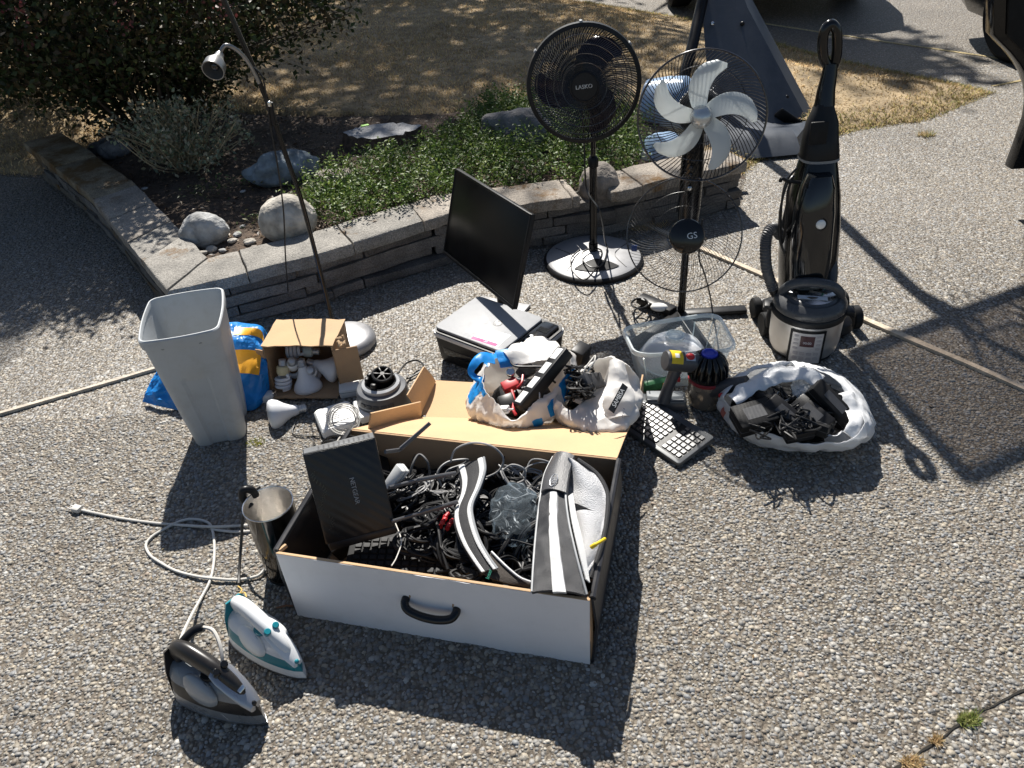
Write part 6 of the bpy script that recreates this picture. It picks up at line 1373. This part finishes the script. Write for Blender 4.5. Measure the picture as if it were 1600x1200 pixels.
obj('loose_fold', ribbon([G(1290, 700, .03), G(1335, 694, .06), G(1360, 662, .08), G(1338, 622, .12)], [G(1285, 682, .12), G(1316, 674, .135), G(1326, 650, .15), G(1310, 615, .165)], 14, 10, .022, .0015, .016, 30), filmw, b3, world=True, ang=70)
fill = obj('bag_fill', at(ell(.205, .135, .075), G(1240, 642, .05), (0, 0, -8)), blk); struct(tag(fill, 'black adapters buried deep in the bin liner', 'adapters'), 'stuff')
for i, (px, py, z, rot, s, lab) in enumerate(((1178, 652, .115, (12, -6, 10), (.095, .07, .042), 'boxy black adapter at the left front of the bin liner'), (1228, 652, .115, (20, 20, -50), (.11, .05, .034), 'rounded black adapter in the middle of the bin liner'), (1298, 632, .135, (10, 35, -42), (.12, .045, .036), 'long black adapter along the right side of the bin liner'), (1270, 648, .12, (30, 10, -60), (.10, .045, .034), 'black adapter leaning beside the long one in the liner'), (1200, 622, .115, (0, 20, 40), (.08, .05, .034), 'black adapter at the back left of the bin liner'), (1245, 672, .105, (10, 0, 10), (.07, .05, .03), 'small black adapter against the front rim of the liner'), (1285, 668, .105, (0, 20, 50), (.06, .04, .03), 'small black adapter at the right front of the liner'))):
    s = tuple(q_ * 1.3 for q_ in s); c_ = charger(lab, G(px, py, z + .018), rot, s, blk if i % 2 else blk_soft, 'power_adapter', 'adapter', group='black adapters in the bin liner')
    obj('rating_label', box(s[0] * .5, s[1] * .5, .0006, 0, c=(0, 0, s[2] / 2 + .0003)), dkg, c_)
g = []; rr = random.Random(8)
for i in range(34):
    cx, cy = rr.uniform(1170, 1300), rr.uniform(612, 672); pts = [G(cx + rr.uniform(-26, 26), cy + rr.uniform(-16, 16), rr.uniform(.12, .165)) for _ in range(6)]; g.append(tube(spl(pts, 6), rr.choice((.002, .0028, .0034)), 6))
struct(tag(obj('black_cables', join(*g), cord_b), 'tangled black cords lying over the adapters in the liner', 'cables'), 'stuff')
crumpled('plastic_wrap', 'scrap of clear plastic wrap among the adapters in the liner', G(1256, 610, .155), (.035, .045, .026), clear('clear_film2', (.85, .87, .88), .3, .15, .4, 40), 8.0, 'plastic wrap', sub=4)
cable('thin grey cable loops on top of the adapters in the liner', ((1186, 606, .15), (1205, 600, .16), (1222, 606, .155), (1214, 616, .15), (1226, 626, .15), (1250, 612, .16)), .0018, cord_w)

# ================================================================ CLEAR TUB
RC = [G(*p, .165) for p in ((970, 510), (1122, 487), (1155, 546), (992, 555))]; tc_ = sum(RC, Vector()) / 4
tub = thing('plastic_tub', 'clear plastic storage tub with a domed lid lying in it', 'tub', (tc_.x, tc_.y, 0))
tubm = clear('clear_tub_plastic', (.80, .86, .87), .14, .2)
tubr = clear('clear_tub_rim', (.82, .88, .89), .38, .22)
def quad_ring(C, s, z, r=.28, n=7):
    c = sum(C, Vector()) / 4; Q = [c + (p - c) * s for p in C]; out = []
    for i in range(4):
        p0, p1, p2 = Q[i - 1], Q[i], Q[(i + 1) % 4]
        a = p1 + (p0 - p1) * r * .8; b = p1 + (p2 - p1) * r * .8
        for k in range(n + 1):
            t = k / n; q_ = (1 - t) ** 2 * a + 2 * t * (1 - t) * p1 + t * t * b; out.append(Vector((q_.x, q_.y, z)))
    return out
def lowered(C, amt): return C
obj('wall', loft([quad_ring(RC, s, z) for s, z in ((.70, .004), (.74, .002), (.78, .012), (.90, .11), (.955, .155))], True, False), tubm, tub, world=True, ang=40)
obj('rim', loft([quad_ring(RC, s, z) for s, z in ((.955, .155), (.96, .166), (1.0, .168), (1.015, .162), (1.015, .152), (.99, .150))], False, False), tubr, tub, world=True, ang=40)
obj('rib', join(*[tube([quad_ring(RC, .80, .02)[i], quad_ring(RC, .945, .14)[i]], .0022, 5) for i in (8, 12, 15, 23, 27)]), tubr, tub, world=True)
dl = thing('food_dome', 'pale clear domed food cover with ring handle inside the tub', 'cover', G(1052, 560, .02)); dm = clear('dome_clear', (.86, .88, .93), .42, .15)
obj('dome', lathe([(.118, .0), (.122, .004), (.115, .03), (.095, .058), (.065, .078), (.03, .086)], 40, False, True), dm, dl); obj('handle', lathe([(.030, .084), (.034, .092), (.034, .104), (.028, .106), (.026, .094), (.0, .09)], 28), tubr, dl); obj('brim', lathe([(.118, .0), (.128, .001), (.128, .004), (.12, .005)], 40), tubr, dl)
pk = thing('snack_packet', 'green and orange packet showing through the front of the tub', 'packet', G(1028, 600, .03), (15, 0, 12)); obj('wrapper', box(.11, .03, .045, .012), pm('packet_green', (.06, .22, .09), .5, var=.4, scale=25), pk); obj('print', box(.04, .002, .03, 0, c=(.03, -.0156, .004)), pm('packet_orange', (.6, .22, .06), .5), pk)

# ================================================================ HANDHELD VACUUM
dv_ = thing('handheld_vacuum', 'grey cordless handheld vacuum with clear bin and blue filter cap', 'vacuum cleaner', G(1100, 635))
dgm = pm('vacuum_grey', (.085, .085, .09), .35, .2, var=.08, dust=.1); iron_g = pm('vacuum_silver_dark', (.16, .16, .165), .35, .4, var=.06)
YV = 2.08
bc = G(1102, 632); binm = pm('bronze_bin', (.32, .27, .22), .22, .55, var=.1, scale=20)
def Mz(p): return Matrix.Translation(p)
bs = Vector((bc.x, bc.y + .01, 0))
obj('dust_bin', lathe([(.0, .004), (.052, .004), (.056, .010), (.060, .06), (.062, .10), (.060, .108)], 40), binm, dv_, world=True, M=Mz(bs))
obj('bin_band', lathe([(.061, .100), (.0635, .103), (.0635, .111), (.060, .114)], 40), pm('band_red', (.30, .03, .035), .35), dv_, world=True, M=Mz(bs))
obj('shroud', lathe([(.058, .112), (.062, .118), (.062, .128), (.05, .135)], 36), blk, dv_, world=True, M=Mz(bs))
cyc = []
for i in range(14):
    a = 2 * math.pi * i / 14; cyc.append(tube([(.056 * math.cos(a), .056 * math.sin(a), .125), (.055 * math.cos(a), .055 * math.sin(a), .155), (.043 * math.cos(a), .043 * math.sin(a), .185), (.028 * math.cos(a), .028 * math.sin(a), .2)], [.012, .0125, .010, .006], 10))
obj('cyclones', join(*cyc), blk_gloss, dv_, world=True, M=Mz(bs)); obj('cyclone_core', lathe([(.05, .12), (.05, .165), (.03, .198), (0, .2)], 28), blk, dv_, world=True, M=Mz(bs))
obj('filter_cap', lathe([(.026, .192), (.028, .199), (.026, .207), (.019, .210), (.015, .205), (0, .205)], 32), pm('cobalt', (.03, .05, .40), .3, .3), dv_, world=True, M=Mz(bs))
h0, h1 = A(1040, 563, YV + .02), A(1088, 567, YV + .035); dm_ = (h1 - h0).normalized(); Mm = dm_.to_track_quat('Z', 'Y').to_matrix().to_4x4(); Mm.translation = h0; lm_ = (h1 - h0).length
obj('motor_barrel', lathe([(0, -.004), (.030, -.003), (.034, .002), (.034, lm_ * .98), (.03, lm_)], 32, False, True), dgm, dv_, world=True, M=Mm)
ylab = obj('sticker', loft([[(.0348 * math.cos(a), .0348 * math.sin(a), z) for a in [R(150 + 100 * i / 12) for i in range(13)]] for z in (.004, .045)], False, False, False), yel, dv_, world=True, M=Mm)
# turn the sticker to the upper side
up_l = (Mm.inverted().to_3x3() @ Vector((0, -.45, 1))).normalized(); au = math.atan2(up_l.y, up_l.x)
bpy.data.objects.remove(ylab)
def arcs(r, a0, a1, z0, z1, n=12): return loft([[(r * math.cos(au + R(a0 + (a1 - a0) * i / n)), r * math.sin(au + R(a0 + (a1 - a0) * i / n)), z) for i in range(n + 1)] for z in (z0, z1)], False, False, False)
obj('sticker', arcs(.0349, -52, 48, .006, .047), yel, dv_, world=True, M=Mm); obj('sticker_mark', arcs(.0354, -12, 14, .018, .034), wht, dv_, world=True, M=Mm)
obj('trigger_lever', at(ell(.013, .012, .016, 14, 8), (.034 * math.cos(au), .034 * math.sin(au), .072)), red, dv_, world=True, M=Mm); obj('lever_plate', arcs(.0355, -30, 25, .056, .09), silver, dv_, world=True, M=Mm)
hg0, hg1 = A(1052, 580, YV + .02), A(1037, 628, YV + .0)
obj('grip', tube([hg0 + Vector((.01, 0, .01)), hg0.lerp(hg1, .5), hg1], [.019, .0165, .02], 14, flat=1.2), dgm, dv_, world=True)
b0, b1_ = G(1009, 625, .03), G(1072, 625, .03); L_ = (b1_ - b0).length
obj('battery', at(box(L_, .062, .040, .009), (b0 + b1_) / 2 + Vector((0, .0, -.004)), (0, 0, math.degrees(math.atan2(b1_.y - b0.y, b1_.x - b0.x)))), iron_g, dv_, world=True)
obj('battery_top', at(box(L_ * .9, .05, .006, .002), (b0 + b1_) / 2 + Vector((-.004, .0, .018)), (0, 0, math.degrees(math.atan2(b1_.y - b0.y, b1_.x - b0.x)))), gry, dv_, world=True)
obj('trigger', box(.012, .012, .02, .003), red, dv_, world=True, M=MX(A(1060, 592, YV + .01)))
n0, n1 = A(1128, 605, YV - .02), A(1168, 597, YV - .06); obj('nozzle', tube([n0 - (n1 - n0) * .45, n0, n0.lerp(n1, .55), n1], [.030, .026, .024, .022], 16), dkg, dv_, world=True)
obj('nozzle_latch', at(ell(.012, .009, .01, 12, 8), A(1128, 618, YV - .06)), red, dv_, world=True)

# ================================================================ STEEL JUG
mg = G(453, 888); MUGH = .255; mug = thing('steel_pitcher', 'tall open steel pitcher with brushed inside beside the carton corner', 'pitcher', (mg.x, mg.y, 0))
dsteel = pm('dark_polished_steel', (.09, .085, .08), .12, 1.0, var=.1, scale=12)
obj('outside', lathe([(0, .0), (.058, .0), (.063, .004), (.0635, .05), (.0645, MUGH - .01), (.0655, MUGH)], 48), dsteel, mug); obj('inside', lathe([(.064, MUGH), (.0615, MUGH - .01), (.056, .03), (.050, .012), (0, .012)], 48), pm('brushed_inside', (.80, .78, .75), .24, 1.0, var=.03, scale=6, rvar=.05), mug)
obj('rim', tube(circ(.0648, 48, MUGH), .0018, 8, True), chrome, mug)
obj('handle', tube(spl([(-.058, .024, MUGH - .03), (-.074, .034, MUGH - .005), (-.068, .04, MUGH + .018), (-.05, .046, MUGH + .010), (-.044, .046, MUGH - .012)], 6), .0105, 10), blk, mug)
obj('front_plate', lathe([(.0, 0), (.001, 0)], 4), dsteel, mug) if False else None
obj('base_foot', lathe([(.056, -.0005), (.0635, .001), (.0645, .012), (.064, .014)], 40), blk, mug)

# ================================================================ IRONS
def iron(label, tip, heel_l, body_m, skirt_m, sole_m, hand_m, kn_m, dark_v, zs=1.0, tank_m=None, tw=1.0):
    tip = Vector(tip); heel = Vector(heel_l); d = heel - tip; L_ = .262
    M = frame(tip, d, Vector((d.y, -d.x, 0)) if False else Vector((-d.y, d.x, 0)))
    M = M @ Matrix.Diagonal((1, 1, zs, 1)); t = thing('clothes_iron', label, 'iron', M=M)
    def outline(s, n=14, back=1.0):
        pts = []
        for i in range(n + 1):
            u = i / n; pts.append((L_ * back * u, .057 * s * math.sin(min(1, u * 1.22) * math.pi / 2) ** .72 * (1 if u < .85 else 1 - .22 * ((u - .85) / .15) ** 2)))
        return pts + [(x, -y) for x, y in pts[::-1][:-1]] if False else pts + [(x, -y) for x, y in pts[:0:-1]]
    o0 = outline(1.0)
    def rg(s, z, sx=1.0, x0=0.0): return [(x0 + x * sx, y * s, z) for x, y in o0]
    obj('soleplate', loft([rg(1.0, .002), rg(1.02, .005, 1.005, -.001), rg(1.0, .009)]), sole_m, t, ang=30)
    obj('skirt', loft([rg(.99, .009, .995, .001), rg(1.0, .016, .995, .001), rg(.93, .030, .97, .006)], False, False), skirt_m[0], t, ang=30)
    obj('side_band', loft([rg(.93, .030, .97, .006), rg(.86, .044, .955, .012), rg(.76, .056, .94, .018)], False, False), skirt_m[1], t, ang=30)
    obj('body', loft([rg(.76, .056, .94, .018), rg(.62, .068, .90, .030), rg(.46, .076, .85, .045), rg(.30, .080, .78, .065)], False, True), body_m, t, ang=40)
    hp = spl([(.045, 0, .060), (.062, 0, .086), (.098, 0, .108), (.150, 0, .120), (.205, 0, .124), (.240, 0, .112), (.250, 0, .085), (.246, 0, .05)], 6)
    rad = [.010 + .010 * math.sin(math.pi * min(1, i / len(hp) * 1.1)) for i in range(len(hp))]
    obj('handle', tube(hp, rad, 14, flat=1.15), hand_m, t)
    obj('heel', loft([[(L_ * .985, y, z) for y, z in ((-.048, .012), (.048, .012), (.040, .07), (.022, .115), (-.022, .115), (-.040, .07))], [(L_ * 1.02, y * .9, z) for y, z in ((-.048, .016), (.048, .016), (.040, .068), (.022, .110), (-.022, .110), (-.040, .068))]]), skirt_m[1], t, ang=25)
    # front tongue with knobs
    tg = [(.018, .012, .052), (.035, .017, .068), (.06, .020, .088), (.09, .021, .108), (.11, .018, .118)]
    obj('front_tongue', loft([[(x, tw * w_ * math.cos(a), z + .008 * math.sin(a)) for a in [2 * math.pi * i / 14 for i in range(14)]] for x, w_, z in tg]), kn_m[0], t)
    for s_ in (-1, 1): obj('water_tank', at(ell(.062, .017, .030, 20, 12), (.165, s_ * .030, .056), (s_ * 22, 0, s_ * -3)), tank_m, t)
    for y in (-.012, .012): obj('knob', join(at(cyl(.0085, 0, .016, 16, .002), (.098, y, .118), (0, -28, 0))), kn_m[1], t)
    obj('spray_nozzle', at(ell(.006, .006, .006, 10, 6), (.020, 0, .060)), kn_m[1], t)
    obj('dial', at(lathe([(0, .006), (.019, .005), (.022, 0)], 28), (.15, 0, .0815)), kn_m[2], t)
    for s in (-1, 1): obj('tank_window', at(lathe([(0, .002), (.012, .0016), (.0165, 0)], 24), (.145, s * .034, .070), (-s * 52, 0, 0), (1.2, 1, 1)), dark_v, t)
    return t, M
ibk = pm('iron_black', (.022, .020, .019), .3, var=.12, dust=.05); isil = pm('iron_silver', (.34, .35, .36), .28, .6, var=.05); itank = pm('iron_tank_grey', (.20, .21, .215), .2, var=.08, coat=.3); iwht = pm('iron_white', (.70, .71, .71), .3, var=.03, coat=.2); itl = pm('iron_teal', (.012, .20, .25), .25, var=.12, coat=.3); sole = pm('soleplate_metal', (.5, .5, .5), .3, 1.0, var=.05)
t1, MI1 = iron('black and grey steam iron with a pale cord across it', G(420, 1133), G(292, 1062), itank, (isil, ibk), sole, ibk, (pm('iron_silver_blue', (.36, .37, .40), .25, .6, var=.04), blk_gloss, blk), blk_gloss, 1.27, pm('iron_tank_clear', (.30, .31, .315), .14, var=.08, coat=.5), 1.35)
obj('water_door', box(.026, .020, .010, .003), blk_gloss, t1, M=MX((.056, 0, .091), (0, -38, 0))); obj('door_lip', box(.010, .018, .006, .002), chrome, t1, M=MX((.046, 0, .090), (0, -38, 0))); obj('rating_mark', text('1200 W', .007, .0002), ibk, t1, M=MX((.080, 0, .1135), (0, -30, 0)) @ Matrix.Rotation(R(90), 4, 'Z')); obj('lettering', text('STEAM', .008, .0002), pm('print_pale', (.5, .5, .5), .5), t1, M=MX((.07, .05, .047), (-60, 0, 172)))
t2, MI2 = iron('white and teal steam iron beside the carton corner', G(480, 1063), G(372, 970), iwht, (iwht, itl), sole, iwht, (iwht, itl, itl), itl, 1.0, iwht, 1.1)
cable('pale cord draped over the black iron handle', ((318, 980, .172), (334, 986, .178), (345, 1012, .165), (347, 1045, .13), (336, 1070, .08), (322, 1095, .03), (308, 1106, .012), (297, 1098, .012), (292, 1083, .02)), .0042, cord_w)
obj('cord_sleeve', tube(spl([G(280, 1012, .135), G(290, 998, .158), G(304, 985, .168), G(318, 980, .172)], 5), .011, 10), blk, t1, world=True)
cd_ = thing('iron_cord', 'long pale grey cord looping over the driveway to a plug', 'cord', G(230, 830))
obj('cable', tube(spl([G(*p) for p in ((279, 1008, .12), (288, 985, .08), (300, 960, .03), (314, 935, .008), (328, 908, .006), (334, 880, .006), (335, 850, .006), (331, 825, .007), (322, 815, .008), (300, 811, .008), (280, 815, .007), (258, 826, .006), (238, 838, .006), (228, 852, .006), (235, 868, .006), (252, 880, .006), (275, 892, .006), (305, 900, .008), (335, 904, .010), (370, 906, .008), (395, 902, .008), (408, 896, .01), (418, 880, .012))], 7), .0041, 8), cord_w, cd_, world=True)
obj('cable', tube(spl([G(*p) for p in ((128, 797, .008), (150, 802, .006), (190, 810, .005), (240, 817, .005), (290, 821, .006), (330, 823, .014), (365, 822, .008), (400, 820, .007))], 7), .0041, 8), cord_w, cd_, world=True)
obj('cable', tube(spl([G(*p) for p in ((332, 827, .009), (345, 829, .006), (370, 831, .006), (402, 829, .006))], 6), .0038, 8), cord_w, cd_, world=True)
MPg = frame(G(120, 795, .010), G(110, 792, .01) - G(135, 798, .01), Vector((0, 1, 0))); pg = obj('plug', box(.030, .024, .018, .005), cord_w, cd_, world=True, M=MPg)
for s in (-.006, .006): obj('prong', box(.016, .0015, .006, 0, c=(.022, s, 0)), steel, pg, world=True, M=MPg)
cable('dark cord running from the white iron up to the steel pitcher', ((373, 912, .012), (374, 890, .02), (376, 860, .05), (378, 830, .10), (380, 805, .15), (388, 785, .19), (398, 768, .215), (406, 760, .22)), .0042, pm('cord_charcoal', (.045, .043, .04), .5, dust=.1))
cable('yellow tie at the cord end above the white iron', ((372, 916, .012), (378, 922, .02), (374, 928, .03), (382, 926, .04), (385, 934, .06)), .0022, pm('tie_tan', (.50, .34, .10), .6))
tag(obj('twig', tube([G(432, 950, .006), G(448, 946, .006), G(458, 947, .006)], .003, 5), pm('twig_brown', (.18, .09, .05), .8)), 'small brown twig on the shaded ground at the carton corner', 'twig')
